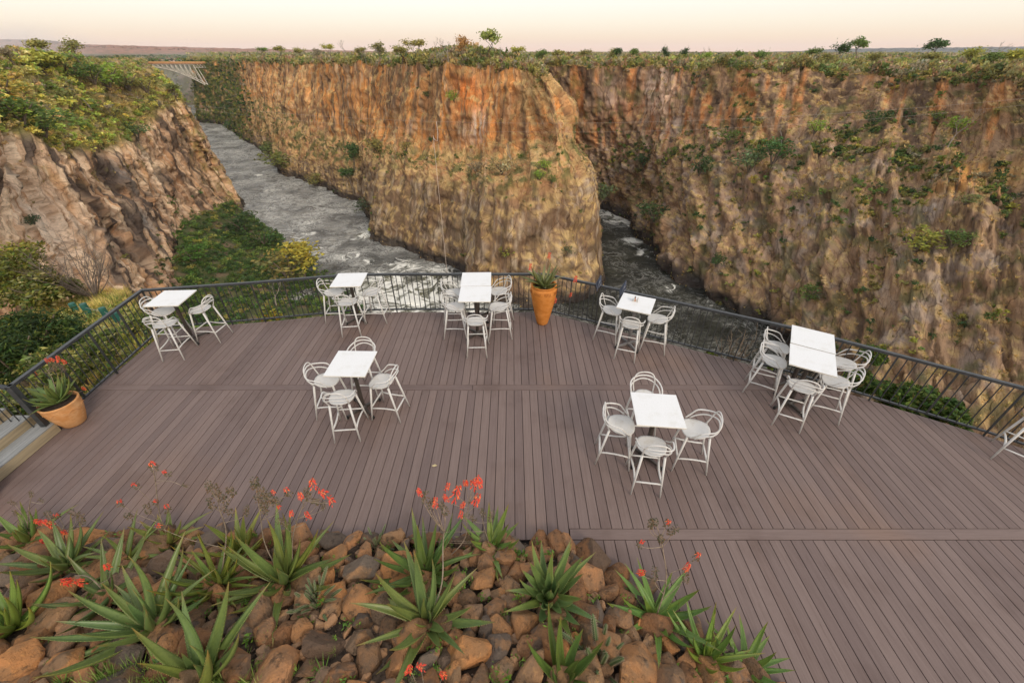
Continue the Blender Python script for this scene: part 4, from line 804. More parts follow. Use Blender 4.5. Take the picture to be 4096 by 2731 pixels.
def stalk(root, path, heads, r0=.0075):
    """path: points of the main stem; heads: (point, kind, scale)"""
    o = np.array(root.location); b = MB(); path = [np.array(p) for p in path]; cs = crom(path, 18) if len(path) > 2 else np.linspace(path[0], path[1], 8); b.tube(cs - o, list(np.linspace(r0, r0 * .55, len(cs))), 6)
    for p, k, s in heads:
        p = np.array(p); d = np.linalg.norm(cs - p, axis=1); j = max(2, int(np.argmin(d)) - 3); a = cs[j]; mid = (a + p) / 2 + np.array([0, 0, -.04 if p[2] > a[2] else .03]) + (p - a) * [.12, .12, 0]
        if d.min() > .04: b.tube(crom([a, mid, p - [0, 0, .05]], 9) - o, list(np.linspace(r0 * .55, r0 * .35, 9)), 5)
    so_ = b.build('flower_stalk', MSTK, root, True)
    for p, k, s in heads:
        q = np.array(p) - o; h = link('flower_head' if k != 'pod' else 'seed_head', R.choice(HEADS[k]), so_, q, (R.uniform(-.45, .45), R.uniform(-.45, .45), R.uniform(0, 6)), s * 1.0)
def hp(px, py, y): return at(px, py, y=y)
AL = {}
def A(key, px, py, r, n, label, **k):
    p = gat(px, py, .08); r *= 1.5; AL[key] = aloe(p, r, n, label, seed=hash(key) % 999 if False else sum(map(ord, key)) * 7, **k); return p
A('b1', 255, 2262, .40, 17, 'dull green aloe with broad upcurved leaves at the back left by the deck', tint=(.8, .92, .85), style='open')
A('b2', 105, 2160, .34, 13, 'aloe behind red flower heads at the far left, against the deck edge', style='erect', tint=(.95, 1.1, .8))
A('b3', 670, 2165, .34, 12, 'thin pale aloe against the deck edge under the tallest speckled flower stalk', style='open', tint=(1.1, 1.1, .95))
A('b4', 868, 2330, .40, 26, 'dense pale aloe with many narrow curling leaves left of the small cactus', style='open', tint=(1.15, 1.2, .75), wid=.6)
A('b5', 1131, 2318, .50, 22, 'largest clump of tall upright aloe leaves in the middle of the left bank', style='open', tint=(.95, 1.0, .75))
A('b6', 425, 2375, .44, 12, 'dark aloe leaning right, half hidden behind the big blue green rosette', style='erect', tint=(.75, .88, .8), lean=(.3, .2))
A('b7', 600, 2500, .52, 19, 'big blue green aloe rosette with a long leaf reaching left over the rocks', style='open', tint=(.95, 1.12, 1.05))
A('b8', 40, 2500, .42, 13, 'bright green aloe cut by the left edge of the photo', style='erect', tint=(1.0, 1.2, .7))
A('b9', 800, 2715, .62, 13, 'huge aloe leaves rising from the bottom edge of the photo at the left', style='erect', tint=(1.1, 1.2, 1.0))
A('b10', 1700, 2290, .46, 20, 'dark green aloe with wide arching leaves behind the central one, under the red blooms', style='open', tint=(.72, .9, .62))
A('b11', 1965, 2185, .34, 15, 'small bright aloe by the middle of the deck edge with leaves pointing right', style='open', tint=(1.0, 1.2, .75))
A('b12', 1705, 2485, .50, 21, 'large central aloe with brown tipped lower leaves drooping over the rocks', style='open', tint=(1.0, 1.08, .95), droop=4)
A('b13', 2199, 2385, .40, 24, 'compact blue green aloe with cupped leaves right of the central one', style='erect', tint=(.95, 1.15, 1.05), wid=1.15)
A('b14', 2625, 2470, .38, 17, 'glossy green aloe rosette with a tall flower stalk on the right bank', style='flat', tint=(.78, 1.1, .62))
A('b15', 2250, 2725, .42, 13, 'dark green aloe with stiff leaves at the bottom edge right of the centre', style='erect', tint=(.62, .78, .45))
A('b16', 2830, 2640, .36, 18, 'light green aloe with thin curling leaves low on the right bank', style='open', tint=(1.05, 1.3, .7), wid=.75)
A('b17', 2985, 2675, .34, 14, 'last aloe at the lower right tip of the rock garden, spreading onto the deck', style='flat', tint=(.85, 1.15, .65), wid=.8)
A('b18', 500, 2240, .34, 10, 'narrow aloe with arching leaves between the rear clumps on the left', style='flat', tint=(.9, 1., .7), wid=.7)
A('b19', 960, 2200, .36, 12, 'pale yellowish aloe behind the largest clump, touching the deck', style='erect', tint=(1.35, 1.25, .8))
def yof(k): return float(AL[k].location[1])
y = yof('b3') + .12
stalk(AL['b3'], [AL['b3'].location, hp(640, 2060, y), hp(622, 1930, y), hp(611, 1870, y)], [(hp(x_, y_, y + R.uniform(-.08, .08)), k, s) for x_, y_, k, s in [(611, 1860, 'mix', 1.1), (663, 1890, 'mix', .9), (540, 1940, 'mix', .9), (478, 2010, 'mix', .95), (622, 2004, 'mix', .8), (668, 2030, 'mix', 1.), (590, 2035, 'pod', .9), (515, 2065, 'pod', .9), (740, 1940, 'pod', .5)]])
y = yof('b4') + .35
stalk(AL['b4'], [AL['b4'].location, hp(905, 2140, y), hp(880, 2040, y), hp(872, 1990, y)], [(hp(x_, y_, y + R.uniform(-.1, .1)), k, s) for x_, y_, k, s in [(860, 1960, 'pod', 1.), (890, 1990, 'pod', 1.), (845, 2010, 'pod', .9), (925, 1965, 'pod', 1.), (910, 2040, 'pod', .9), (985, 2040, 'pod', .8), (640, 2105, 'mix', .9), (835, 1945, 'pod', .8)]])
y = yof('b5') + .28
stalk(AL['b5'], [AL['b5'].location, hp(1062, 2180, y), hp(1040, 2050, y), hp(1022, 1940, y)], [(hp(x_, y_, y + R.uniform(-.1, .1)), k, s) for x_, y_, k, s in [(1018, 1930, 'pod', 1.), (1050, 1965, 'pod', 1.), (1075, 1995, 'pod', 1.), (1100, 2000, 'pod', .9), (1035, 2000, 'pod', .9), (1150, 1965, 'mix', .9), (1090, 1965, 'red', .5), (1115, 2025, 'red', .6), (1060, 2030, 'pod', .9)]])
stalk(AL['b5'], [np.array(AL['b5'].location) + [.1, 0, 0], hp(1170, 2160, y), hp(1200, 2050, y), hp(1245, 1950, y)], [(hp(x_, y_, y + R.uniform(-.1, .1)), k, s) for x_, y_, k, s in [(1250, 1930, 'red', 1.1), (1228, 1970, 'pod', .9), (1290, 1968, 'red', 1.1), (1265, 2005, 'pod', .9), (1325, 1998, 'red', 1.), (1295, 2020, 'pod', .7), (1200, 1978, 'red', .8), (1165, 2048, 'red', .7), (1228, 2058, 'red', .8), (1130, 2090, 'pod', .9)]])
y = yof('b2') + .1
stalk(AL['b2'], [AL['b2'].location, hp(110, 2130, y), hp(115, 2040, y), hp(128, 1970, y)], [(hp(x_, y_, y + R.uniform(-.08, .08)), k, s) for x_, y_, k, s in [(125, 1975, 'pod', .55), (50, 2010, 'pod', .55), (60, 2050, 'pod', .5), (165, 2000, 'pod', .45), (150, 2085, 'red', 1.), (190, 2090, 'red', 1.), (225, 2120, 'red', .9)]])
y = yof('b1') + .3
stalk(AL['b1'], [AL['b1'].location, hp(262, 2170, y), hp(250, 2110, y)], [(hp(x_, y_, y), k, s) for x_, y_, k, s in [(195, 2060, 'pod', .8), (225, 2060, 'mix', .8), (295, 2050, 'pod', .8), (325, 2075, 'pod', .9), (110, 2205, 'red', 1.1), (180, 2165, 'red', 1.1), (255, 2125, 'red', .8)]])
y = yof('b6') + .1
stalk(AL['b6'], [AL['b6'].location, hp(360, 2310, y), hp(300, 2300, y)], [(hp(x_, y_, y - .1), k, s) for x_, y_, k, s in [(262, 2325, 'red', 1.3), (318, 2325, 'red', 1.1), (427, 2262, 'red', .9)]])
y = yof('b12') + .55
stalk(AL['b12'], [AL['b12'].location, hp(1766, 2340, y - .3), hp(1772, 2180, y), hp(1782, 2070, y)], [(hp(x_, y_, y + R.uniform(-.05, .05)), k, s) for x_, y_, k, s in [(1675, 1963, 'red', .75), (1700, 1985, 'pod', .8), (1725, 2012, 'pod', .9), (1742, 2005, 'red', .8), (1775, 2035, 'pod', 1.)]], .010)
y = yof('b10') + .35
stalk(AL['b10'], [AL['b10'].location, hp(1850, 2170, y), hp(1868, 2060, y), hp(1885, 1960, y)], [(hp(x_, y_, y + R.uniform(-.1, .1)), k, s) for x_, y_, k, s in [(1791, 1940, 'red', .8), (1827, 1965, 'red', 1.5), (1861, 1928, 'red', .95), (1892, 1932, 'red', 1.2), (1913, 1918, 'red', 1.25), (1908, 1992, 'red', 1.3), (1854, 2014, 'red', .8), (1780, 1987, 'red', .85), (1845, 2052, 'red', .8)]])
y = yof('b11') + .05
stalk(AL['b11'], [AL['b11'].location, hp(1940, 2120, y), hp(1925, 2050, y)], [(hp(x_, y_, y), k, s) for x_, y_, k, s in [(1930, 2050, 'pod', .9), (1965, 2065, 'pod', .9), (1890, 2070, 'pod', .8), (1875, 2150, 'pod', .9), (1690, 2165, 'pod', 1.), (1535, 2240, 'mix', 1.1), (1580, 2255, 'pod', 1.), (1665, 2115, 'red', .8), (1730, 2160, 'red', .8)]])
y = yof('b14') + .06
stalk(AL['b14'], [AL['b14'].location, hp(2664, 2330, y), hp(2652, 2200, y), hp(2628, 2100, y)], [(hp(x_, y_, y + R.uniform(-.05, .05)), k, s) for x_, y_, k, s in [(2613, 2088, 'pod', .85), (2600, 2100, 'pod', .6), (2670, 2088, 'mix', .8), (2693, 2120, 'pod', .8), (2645, 2155, 'pod', .8), (2566, 2172, 'mix', .8), (2788, 2222, 'mix', .9), (2751, 2262, 'red', .8), (2743, 2303, 'pod', .9), (2570, 2288, 'red', .9), (2618, 2295, 'pod', .9)]])
y = yof('b12') - .62; p9 = np.array([hp(1690, 2900, y)[0], y, .55])
stalk(AL['b12'], [hp(1700, 2860, y), hp(1690, 2740, y)], [(hp(x_, y_, y), k, s) for x_, y_, k, s in [(1639, 2670, 'red', .8), (1681, 2663, 'red', .8), (1770, 2695, 'red', .8), (1650, 2720, 'pod', .7)]])
# aloes in the pots
ta = aloe((.735, 8.47, .955), .56, 16, 'aloe with reddish leaves planted in the tall orange urn', style='open', tint=(.8, .75, .7), seed=31)
stalk(ta, [(.735, 8.47, .96), (.74, 8.5, 1.35), (.82, 8.5, 1.75), (.9, 8.5, 1.92)], [(hp(x_, y_, 8.5), k, s) for x_, y_, k, s in [(2123, 1065, 'red', 1.15), (2198, 1020, 'red', 1.15), (2228, 1046, 'pod', .5)]], .006)
stalk(ta, [(.78, 8.45, .96), hp(2225, 1115, 8.4), hp(2280, 1100, 8.4), hp(2288, 1082, 8.4)], [(hp(x_, y_, 8.4), k, s) for x_, y_, k, s in [(2303, 1113, 'red', 1.1), (2283, 1176, 'red', 1.0), (2222, 1200, 'red', 1.), (2260, 1172, 'pod', .9)]], .006)
ba = aloe((-7.77, 5.18, .46), .46, 22, 'green aloe filling the wide tan bowl pot by the stairs', style='open', tint=(.85, 1.0, .85), seed=44, lean=(0, -.1))
stalk(ba, [(-7.77, 5.18, .48), (-7.80, 5.36, .85), (-7.85, 5.42, 1.05)], [(hp(x_, y_, 5.42), k, s) for x_, y_, k, s in [(186, 1440, 'red', .7), (205, 1436, 'red', .7), (232, 1433, 'red', .85), (255, 1444, 'red', .7), (140, 1493, 'red', .6), (332, 1552, 'red', .7), (215, 1465, 'pod', 1.1), (245, 1470, 'pod', 1.)]], .005)

# ------------------------------------------------------------------ finger cacti
m, n = mat_new('cactus_skin'); MCA = finish(m, n, mixn(n, attr(n), [.8, .8, .8], noise(n, pos(n), 20, 3), 'MULTIPLY'), .6, None, spec=.3)
def cactus_stem(seed, bend):
    b = MB(); V = []; F = []; C = []; n = 22; k5 = 10
    for i in range(n):
        t = i / (n - 1); r = .105 * min(1, (1 - t) * 6 + .25) * (1 - .15 * t) * .5; x = bend * t * t; z = t
        for k in range(k5): a = 2 * math.pi * k / k5; rr = r * (1.25 if k % 2 == 0 else .72); V.append((x + rr * math.cos(a), rr * math.sin(a), z)); C.append((.20, .22, .11) if k % 2 == 0 else (.055, .11, .035))
    for i in range(n - 1):
        for k in range(k5): k2 = (k + 1) % k5; F.append((i * k5 + k, i * k5 + k2, i * k5 + k5 + k2, i * k5 + k5 + k))
    F.append(tuple(range((n - 1) * k5, n * k5))); b.add(V, F, C)
    for i in range(1, n - 1):
        for k in range(0, k5, 2):
            p = np.array(V[i * k5 + k]); c = np.array([bend * (i / (n - 1)) ** 2, 0, p[2]]); d = (p - c) / np.linalg.norm(p - c)
            for s in (-1, 1): q = p + d * .04 + np.array([-d[1], d[0], .3]) * .028 * s; b.add([p - [0, 0, .010], p + [0, 0, .010], q], [(0, 1, 2)], (.42, .36, .26))
    return b.mesh('stem', MCA)
CS = [cactus_stem(k, bn) for k, bn in enumerate((0, .12, .3, .5))]
def cactus(px, py, r, n, label, seed, tall=1.0):
    g = random.Random(seed); p = gat(px, py, .05); root = empty('finger_cactus', p); tag(root, label, 'cactus', 'clumps of finger cactus')
    for i in range(n):
        a = i * 2.4; t = (i + .5) / n; L = r * g.uniform(.55, 1.0) * tall; o = link('stem', g.choice(CS), root, (r * .35 * t * math.cos(a), r * .35 * t * math.sin(a), -.02), (0, t * g.uniform(.2, .75), a), (L * .9, L * .9, L)); q = g.uniform(.85, 1.2); o.color = (q, q, q, 1)
cactus(1262, 2400, .34, 22, 'spiny finger cactus clump right of the largest aloe clump on the left bank', 1)
cactus(1505, 2185, .28, 16, 'spiny finger cactus clump at the deck edge behind the central aloes', 2); cactus(1905, 2190, .22, 12, 'small finger cactus clump under the little bright aloe by the deck', 3)
cactus(2400, 2640, .46, 12, 'tall loose finger cactus with long arms at the bottom right of the rocks', 4, 1.1); cactus(800, 2210, .16, 8, 'tiny finger cactus tuft between the rear left aloes', 5)

# ------------------------------------------------------------------ foliage
def cloud(n, rad, clumps, leaf, seed, spread=.34, asp=1.0, droop=0.0, tri=False):
    g = np.random.default_rng(seed); c = g.normal(size=(clumps, 3)); c /= np.linalg.norm(c, axis=1)[:, None]; c *= g.uniform(.35, .85, (clumps, 1)); c[:, 2] = c[:, 2] * .8
    k = g.integers(0, clumps, n); d = g.normal(size=(n, 3)); d /= np.linalg.norm(d, axis=1)[:, None]; p = c[k] + d * spread * g.uniform(.55, 1.1, (n, 1)); p = p * np.array(rad)
    u = g.normal(size=(n, 3)); u[:, 2] = u[:, 2] * .6 - droop; u /= np.linalg.norm(u, axis=1)[:, None]; w = np.cross(u, g.normal(size=(n, 3))); w /= np.linalg.norm(w, axis=1)[:, None]
    s = leaf * g.uniform(.6, 1.35, (n, 1)); a = u * s; b = w * s * .5 * asp
    V = np.stack([p - a * 1.1, p + b * 1.3, p + a * .9 - b * .9], 1) if tri else np.stack([p - a, p + b, p + a, p - b], 1); sh = g.uniform(.65, 1.3, (n, 1)) * g.uniform(.8, 1.2, (clumps, 1))[k]; hue = g.uniform(-.12, .12, (n, 1)) + g.uniform(-.12, .12, (clumps, 1))[k]
    return V, np.concatenate([sh * (1 + hue), sh, sh * (1 - hue)], 1)
def cloud_mesh(name, cl, base=(1, 1, 1)):
    V, c = cl; n = len(V); q = V.shape[1]; return mesh_np(name, V.reshape(-1, 3), np.arange(q * n).reshape(n, q), ML, np.repeat(c * np.array(base), q, 0))
def scatter(name, pos_, sc, cols, temps, label, cat, seed=1, squash=None):
    g = np.random.default_rng(seed); pos_ = np.asarray(pos_); n = len(pos_); pick = g.integers(0, len(temps), n); Vs = []; Cs = []; yaw = g.uniform(0, 6.28, n)
    for t, (V, c) in enumerate(temps):
        m = np.where(pick == t)[0]
        if not len(m): continue
        q = len(V); ca, sa = np.cos(yaw[m]), np.sin(yaw[m]); v = V.reshape(-1, 3)[None] * (sc[m][:, None, None] if sc.ndim == 1 else sc[m][:, None, :])
        x = v[..., 0] * ca[:, None] - v[..., 1] * sa[:, None]; y = v[..., 0] * sa[:, None] + v[..., 1] * ca[:, None]; Vs.append((np.stack([x, y, v[..., 2]], -1) + pos_[m][:, None]).reshape(-1, 3))
        Cs.append((np.repeat(c, V.shape[1], 0)[None] * cols[m][:, None]).reshape(-1, 3))
    V = np.concatenate(Vs); C = np.concatenate(Cs); return tag(link(name, mesh_np(name, V, np.arange(len(V)).reshape(-1, temps[0][0].shape[1]), ML, C)), label, cat, kind='stuff')
def pickcol(g, n, pal, w=None):
    pal = np.array(pal); k = g.choice(len(pal), n, p=None if w is None else np.array(w) / sum(w)); return pal[k] * 1.4 * g.uniform(.8, 1.25, (n, 1)) * g.uniform(.93, 1.07, (n, 3))
GREEN, DKG, YG, OLV, TAN, GRY, BRN, BRT = (.085, .125, .028), (.04, .072, .022), (.21, .21, .04), (.17, .155, .045), (.40, .29, .12), (.21, .175, .11), (.20, .125, .06), (.17, .24, .035)
# scrub templates (unit radius, base at z = 0)
def lift(c, dz): return (c[0] + np.array([0, 0, dz]), c[1])
TB = [lift(cloud(80, (1, 1, .8), 9, .225, 10 + k, tri=True), .55) for k in range(6)]; TM = [lift(cloud(40, (1, 1, .8), 7, .32, 30 + k, tri=True), .55) for k in range(5)]; TF = [lift(cloud(14, (1, 1, .75), 5, .54, 50 + k, tri=True), .5) for k in range(4)]
def tuft(n, seed, wide=.05):
    g = np.random.default_rng(seed); a = g.uniform(0, 6.28, n); L = g.uniform(.6, 1.1, n); ln = g.uniform(.15, .8, n); b = np.stack([np.cos(a), np.sin(a), a * 0], -1); r = b * g.uniform(0, .25, (n, 1)); s = np.stack([-np.sin(a), np.cos(a), a * 0], -1) * wide
    mid = r + b * (ln * .35 * L)[:, None] + np.array([0, 0, .62]) * L[:, None]; tip = r + b * (ln * L)[:, None] + np.array([0, 0, .9]) * (L * (1 - .35 * ln))[:, None]
    V = np.stack([r - s * 1.3, tip, r + s * 1.3], 1); sh = g.uniform(.7, 1.3, (n, 1)); return V, np.concatenate([sh, sh, sh * .95], 1)
TT = [tuft(9, k, .10) for k in range(5)]; TG = [tuft(26, 20 + k, .028) for k in range(5)]
def samp(P, n, w, g):
    p = np.asarray(w, float).ravel(); p = p / p.sum(); k = g.choice(len(p), n, p=p); return P.reshape(-1, 3)[k], k
def cellarea(P):
    a = np.linalg.norm(np.cross(np.gradient(P, axis=1), np.gradient(P, axis=0)), axis=-1); return a
# plateau scrub, thick near the rim and thinning to a mass
ps, ss, cs, ts = [], [], [], []
def plat(P, rows, n, s0, s1, tset, pal, w, seed, name, label):
    g = np.random.default_rng(seed); a, b = rows; Q = P[a * 8:b * 8 + 1]; nv, nu = Q.shape[:2]; A_ = cellarea(Q) ** .8; px, py, _z = proj(Q); A_ = A_ * ((px > -300) & (px < 4500)); q, k = samp(Q, n, A_, g)
    i, j = k // nu, k % nu; q = q + (Q[np.minimum(i + 1, nv - 1), j] - q) * g.uniform(0, 1, (n, 1)) + (Q[i, np.minimum(j + 1, nu - 1)] - q) * g.uniform(0, 1, (n, 1))
    clump = fbm(q * [1 / 25, 1 / 25, 0] + seed, 3); keep = clump + g.uniform(-.5, .5, n) > -.25; q = q[keep]; m = len(q); s = g.uniform(s0, s1, m) * (1 + .35 * clump[keep]); scatter(name, q - [0, 0, .2], np.stack([s, s, s * g.uniform(.8, 1.25, m) * (1.3 if rows[0] == 0 else 1)], 1), pickcol(g, m, pal, w) * 1.35, tset, label, 'scrub', seed)
PAL = [(.10, .125, .035), (.19, .18, .05), (.165, .15, .055), (.20, .165, .105), (.19, .12, .065), (.30, .23, .11), (.055, .08, .025)]; WT = [3, 4, 6, 5, 2, 1, 1.2]
for nm, P, sd_ in (('scrub', PLC, 3), ('scrub', PLR, 8)):
    lb = 'low olive scrub covering the plateau above the middle cliff' if P is PLC else 'low olive scrub covering the plateau above the right cliff'
    plat(P, (0, 2), 2300 if P is PLC else 1800, 1.6, 4.2, TB, PAL, WT, sd_, nm, lb + ' close to its edge'); plat(P, (2, 3), 2600, 2.4, 5.2, TM, PAL, WT, sd_ + 1, nm, lb + ' a little way back'); plat(P, (3, 5), 5200, 2.8, 6.0, TF, PAL, WT, sd_ + 2, nm, lb + ' far back'); plat(P, (5, 7), 4600, 4, 9, TF, PAL, WT, sd_ + 3, nm, lb + ' merging into the horizon')
plat(PLL, (0, 2), 420, 1.0, 2.8, TB, PAL, WT, 13, 'scrub', 'tangled scrub on top of the left plateau'); plat(PLL, (2, 5), 1300, 1.8, 4.5, TM, PAL, WT, 14, 'scrub', 'scrub far back on the left plateau')
for nm, rim, P, n, sd_ in (('a', RIM_C, PLC, 2600, 61), ('b', RIM_R, PLR, 3600, 62)):
    g = np.random.default_rng(sd_); Q = P[:12]; px, py, _z = proj(Q); q, k = samp(Q, n, cellarea(Q) ** .6 * ((px > -100) & (px < 4300)), g); q = q + g.normal(size=q.shape) * [.8, .8, 0]; scatter('dry_grass', q, g.uniform(.7, 1.5, n), pickcol(g, n, [TAN, (.46, .34, .15), (.33, .23, .09)]), TT, 'dry golden grass fringing the rim of the ' + ('middle' if nm == 'a' else 'right') + ' cliff', 'grass', sd_)
g = np.random.default_rng(19); Q = PLC[:22]; px, py, _z = proj(Q); q, k = samp(Q, 190, cellarea(Q) ** .6 * ((px > 880 * VS) & (px < 1250 * VS)), g); s = g.uniform(2.2, 3.9, len(q)); scatter('scrub', q - [0, 0, .2], np.stack([s, s, s * g.uniform(1.1, 1.7, len(q))], 1), pickcol(g, len(q), PAL, WT) * 1.3, TB, 'taller olive scrub on the hump above the hanging rope', 'scrub', 19)
# far belt of trees on the plain and bush along the distant ridges
g = np.random.default_rng(5); q = np.stack([g.uniform(-1500, -150, 3200), g.uniform(1080, 2600, 3200), g.uniform(-15, -14, 3200)], 1); s = g.uniform(4, 10, 3200); scatter('distant_bush', q, np.stack([s, s, s * .8], 1), pickcol(g, 3200, [DKG, GREEN, OLV, GRY]), TF, 'distant bush belt behind the bridge', 'bush', 5)
for T, c, lb in ((HL, [(.20, .10, .06), (.15, .09, .05)], 'bushes along the reddish ridge on the left horizon'), (HR, [(.085, .09, .09), (.11, .11, .11)], 'bushes along the grey blue ridge on the right horizon')):  # right ridge bushes have the haze tint painted in too
    n = 900; k = g.integers(0, len(T), n); q = T[k] * [1, 1, 0] * (1 - g.uniform(0, .12, (n, 1))) + np.stack([k * 0, k * 0, T[k][:, 2] - 3], 1); q[:, 2] -= (1 - np.linalg.norm(q[:, :2], axis=1) / np.linalg.norm(T[k][:, :2], axis=1)) * 260; s = g.uniform(5, 13, n); scatter('ridge_bush', q, np.stack([s * 1.5, s * 1.5, s * .6], 1), pickcol(g, n, c), TF, lb, 'bush', 6)
g = np.random.default_rng(33); q, k = samp(BEY, 420, cellarea(BEY), g); s = g.uniform(2, 6, len(q)); scatter('distant_bush', q, s, pickcol(g, len(q), [DKG, GREEN, OLV]), TF, 'misty green bush on the gorge wall under the bridge', 'bush', 34)
# left slope, scree and ledges
P, N, TV, TU, veg = CLEFT; g = np.random.default_rng(21); ar = cellarea(P); px, py, _z = proj(P); vis = (px > -200)
q, k = samp(P, 2300, ar * (veg > .6) * sstep(TV, 1.25, .9) * vis, g); s = g.uniform(1.4, 4.2, len(q)) * (.8 + .4 * g.random(len(q))); scatter('slope_bush', q - [0, 0, .4], np.stack([s, s, s * .85], 1), pickcol(g, len(q), [(.15, .19, .045), (.36, .33, .075), (.32, .27, .09), TAN, (.12, .17, .04), (.27, .32, .06), GRY], [4, 7, 5, 3, 1.6, 3, 1.5]) * 1.2, TB, 'dense green and yellow bush covering the slope above the left cliff', 'bush', 21)
q, k = samp(P, 900, ar * (veg > .3) * sstep(TV, .9, 1.3) * vis, g); s = g.uniform(.5, 1.6, len(q)); scatter('ledge_bush', q, s, pickcol(g, len(q), [GREEN, YG, OLV, TAN, TAN]), TM, 'small bushes clinging to ledges of the left cliff', 'bush', 22)
q, k = samp(P, 5200, ar * (np.clip(veg, .02, 1)) * sstep(TV, .7, 1.1) * vis, g); scatter('ledge_grass', q, g.uniform(.5, 1.3, len(q)), pickcol(g, len(q), [TAN, (.34, .25, .09), OLV, (.45, .34, .15)]), TT, 'dry grass tufts on the left cliff', 'grass', 23)
wl = ar * sstep(TV, 2.3, 3.6) * sstep(TU, 3.0, 3.6) * sstep(TU, 6.0, 5.0); q, k = samp(P, 420, wl + 1e-9, g); s = g.uniform(.8, 2.4, len(q)); scatter('ledge_bush', q, s, pickcol(g, len(q), [DKG, GREEN, OLV, (.06, .11, .025)]), TB, 'green thicket climbing from the scree up the foot of the left cliff', 'bush', 26)
P, N = SCREE; ar = cellarea(P); q, k = samp(P, 2300, ar, g); s = g.uniform(1.2, 3.6, len(q)); scatter('scree_bush', q - [0, 0, .3], np.stack([s, s, s * .8], 1), pickcol(g, len(q), [DKG, (.05, .09, .02), GREEN, (.12, .17, .035), OLV, (.20, .19, .05)], [5, 4, 3.5, 2, 1.2, .7]) * 1.1, TB, 'dark green thicket covering the scree down to the river', 'bush', 24)
for nm, (P, N, TV, TU, gr), nb, ng, rez, lo in (('middle', CPROM, 1100, 6000, 31, 0), ('right', CFAR, 1600, 5500, 32, 0)):
    ar = cellarea(P); px, py, _z = proj(P); vis = (px > -100) & (px < 4200); q, k = samp(P, ng, ar * gr * vis, g); scatter('ledge_grass', q, g.uniform(.5, 1.5, len(q)), pickcol(g, len(q), [TAN, (.46, .33, .15), (.35, .24, .10), OLV]), TT, 'dry grass tufts on the ledges of the %s cliff' % nm, 'grass', rez)
    bw = ar * vis * (.05 + gr) * (.25 + 1.6 * np.exp(-((TV - 2.0) / .7) ** 2) + 1.2 * sstep(TV, .3, .02)) * sstep(fbm(P / 22 + rez, 3), -.15, .3)
    if nm == 'middle': bw = bw + ar * .16 * sstep(TV, 2.8, 3.3) * sstep(fbm(P / 13 + 5, 3), .0, .3) + ar * 1.1 * sstep(TU, 2.7, 1.6) + ar * .25 * sstep(P[..., 2], WZ + 22, WZ + 5) * sstep(TU, 9, 7) * sstep(fbm(P / 18 + 3, 3), 0, .3)
    q, k = samp(P, nb + (500 if nm == 'middle' else 0), bw, g); far = TU.ravel()[k] < 2.6; s = g.uniform(.6, 2.2, len(q)) * np.where(far & (nm == 'middle'), 2.4, 1) * (1.2 if nm == 'right' else 1); scatter('ledge_bush', q, np.stack([s, s, s * .9], 1), pickcol(g, len(q), [GREEN, DKG, OLV, YG, GRY], [4, 3, 3, 2, 2]), TM, 'green bushes scattered on the %s cliff' % nm, 'bush', rez + 5)

g = np.random.default_rng(91); q = []
for (ax, ay), (bx, by) in (((398, 452), (425, 530)), ((425, 530), (470, 600)), ((470, 600), (430, 640)), ((420, 560), (440, 690))):
    for t in np.linspace(0, 1, 16):
        h = surf(ax + (bx - ax) * t + g.normal() * 7, ay + (by - ay) * t + g.normal() * 5, {'cliff_left', 'scree_slope'})
        if h is not None: q.append(h[0])
q = np.array(q); s = g.uniform(1.0, 2.6, len(q)); scatter('creeper', q, s, pickcol(g, len(q), [(.07, .14, .025), (.05, .11, .02), GREEN]), TB, 'bright green creeper running down the left cliff onto the scree', 'creeper', 92)
# ---- single trees and bushes
def skel(seed, lv, nb, up=.55, len0=.36, first=.2, wig=.16):
    g = random.Random(seed); segs = []; tips = []
    def go(p, d, L, r, l):
        n = 3; q = p
        pts = [p]
        for _ in range(n): d = (d + Vector((g.uniform(-wig, wig), g.uniform(-wig, wig), g.uniform(-wig * .5, wig)))).normalized(); q = q + d * L / n; pts.append(q)
        segs.append((pts, r, r * .62))
        if l == 0: tips.append(q); return
        for k in range(nb if l > 1 else nb + 1):
            a = g.uniform(0, 6.28); e = Vector((math.cos(a), math.sin(a), g.uniform(-.1, .5) + up)).normalized(); go(pts[-1] if k < 2 else pts[2], (d * .75 + e * .8).normalized(), L * g.uniform(.6, .85), r * .6, l - 1)
    go(Vector((0, 0, 0)), Vector((g.uniform(-.2, .2), g.uniform(-.2, .2), 1)).normalized(), first, .028, lv); return segs, tips
def skel_mesh(name, segs, col, rs=1.0, n=5):
    b = MB(); top = max(p.z for s in segs for p in s[0])
    for pts, r0, r1 in segs: b.tube([np.array(p) / top for p in pts], list(np.linspace(r0 * rs, r1 * rs, len(pts))), n if r0 > .012 else 3, False, c=col)
    return b.mesh(name, MBK, True), top
BARKC = (.17, .135, .10); LEAFT = []; BARET = []
for k in range(9):
    segs, tips = skel(200 + k, 3, 2 + (k % 2), .35 + .1 * (k % 3)); tm, top = skel_mesh('trunk', segs, BARKC); g = np.random.default_rng(k); tp_ = np.array([[*t] for t in tips]) / top
    n = 700; i = g.integers(0, len(tp_), n); p = tp_[i] + g.normal(size=(n, 3)) * [.095, .095, .065]; cl = cloud(n, (1, 1, 1), 3, .042 if k % 3 else .05, k); V = cl[0] - cl[0].mean(1, keepdims=True) + p[:, None]; LEAFT.append((tm, cloud_mesh('crown', (V, cl[1] * g.uniform(.8, 1.2, (len(tp_), 1))[i]))))
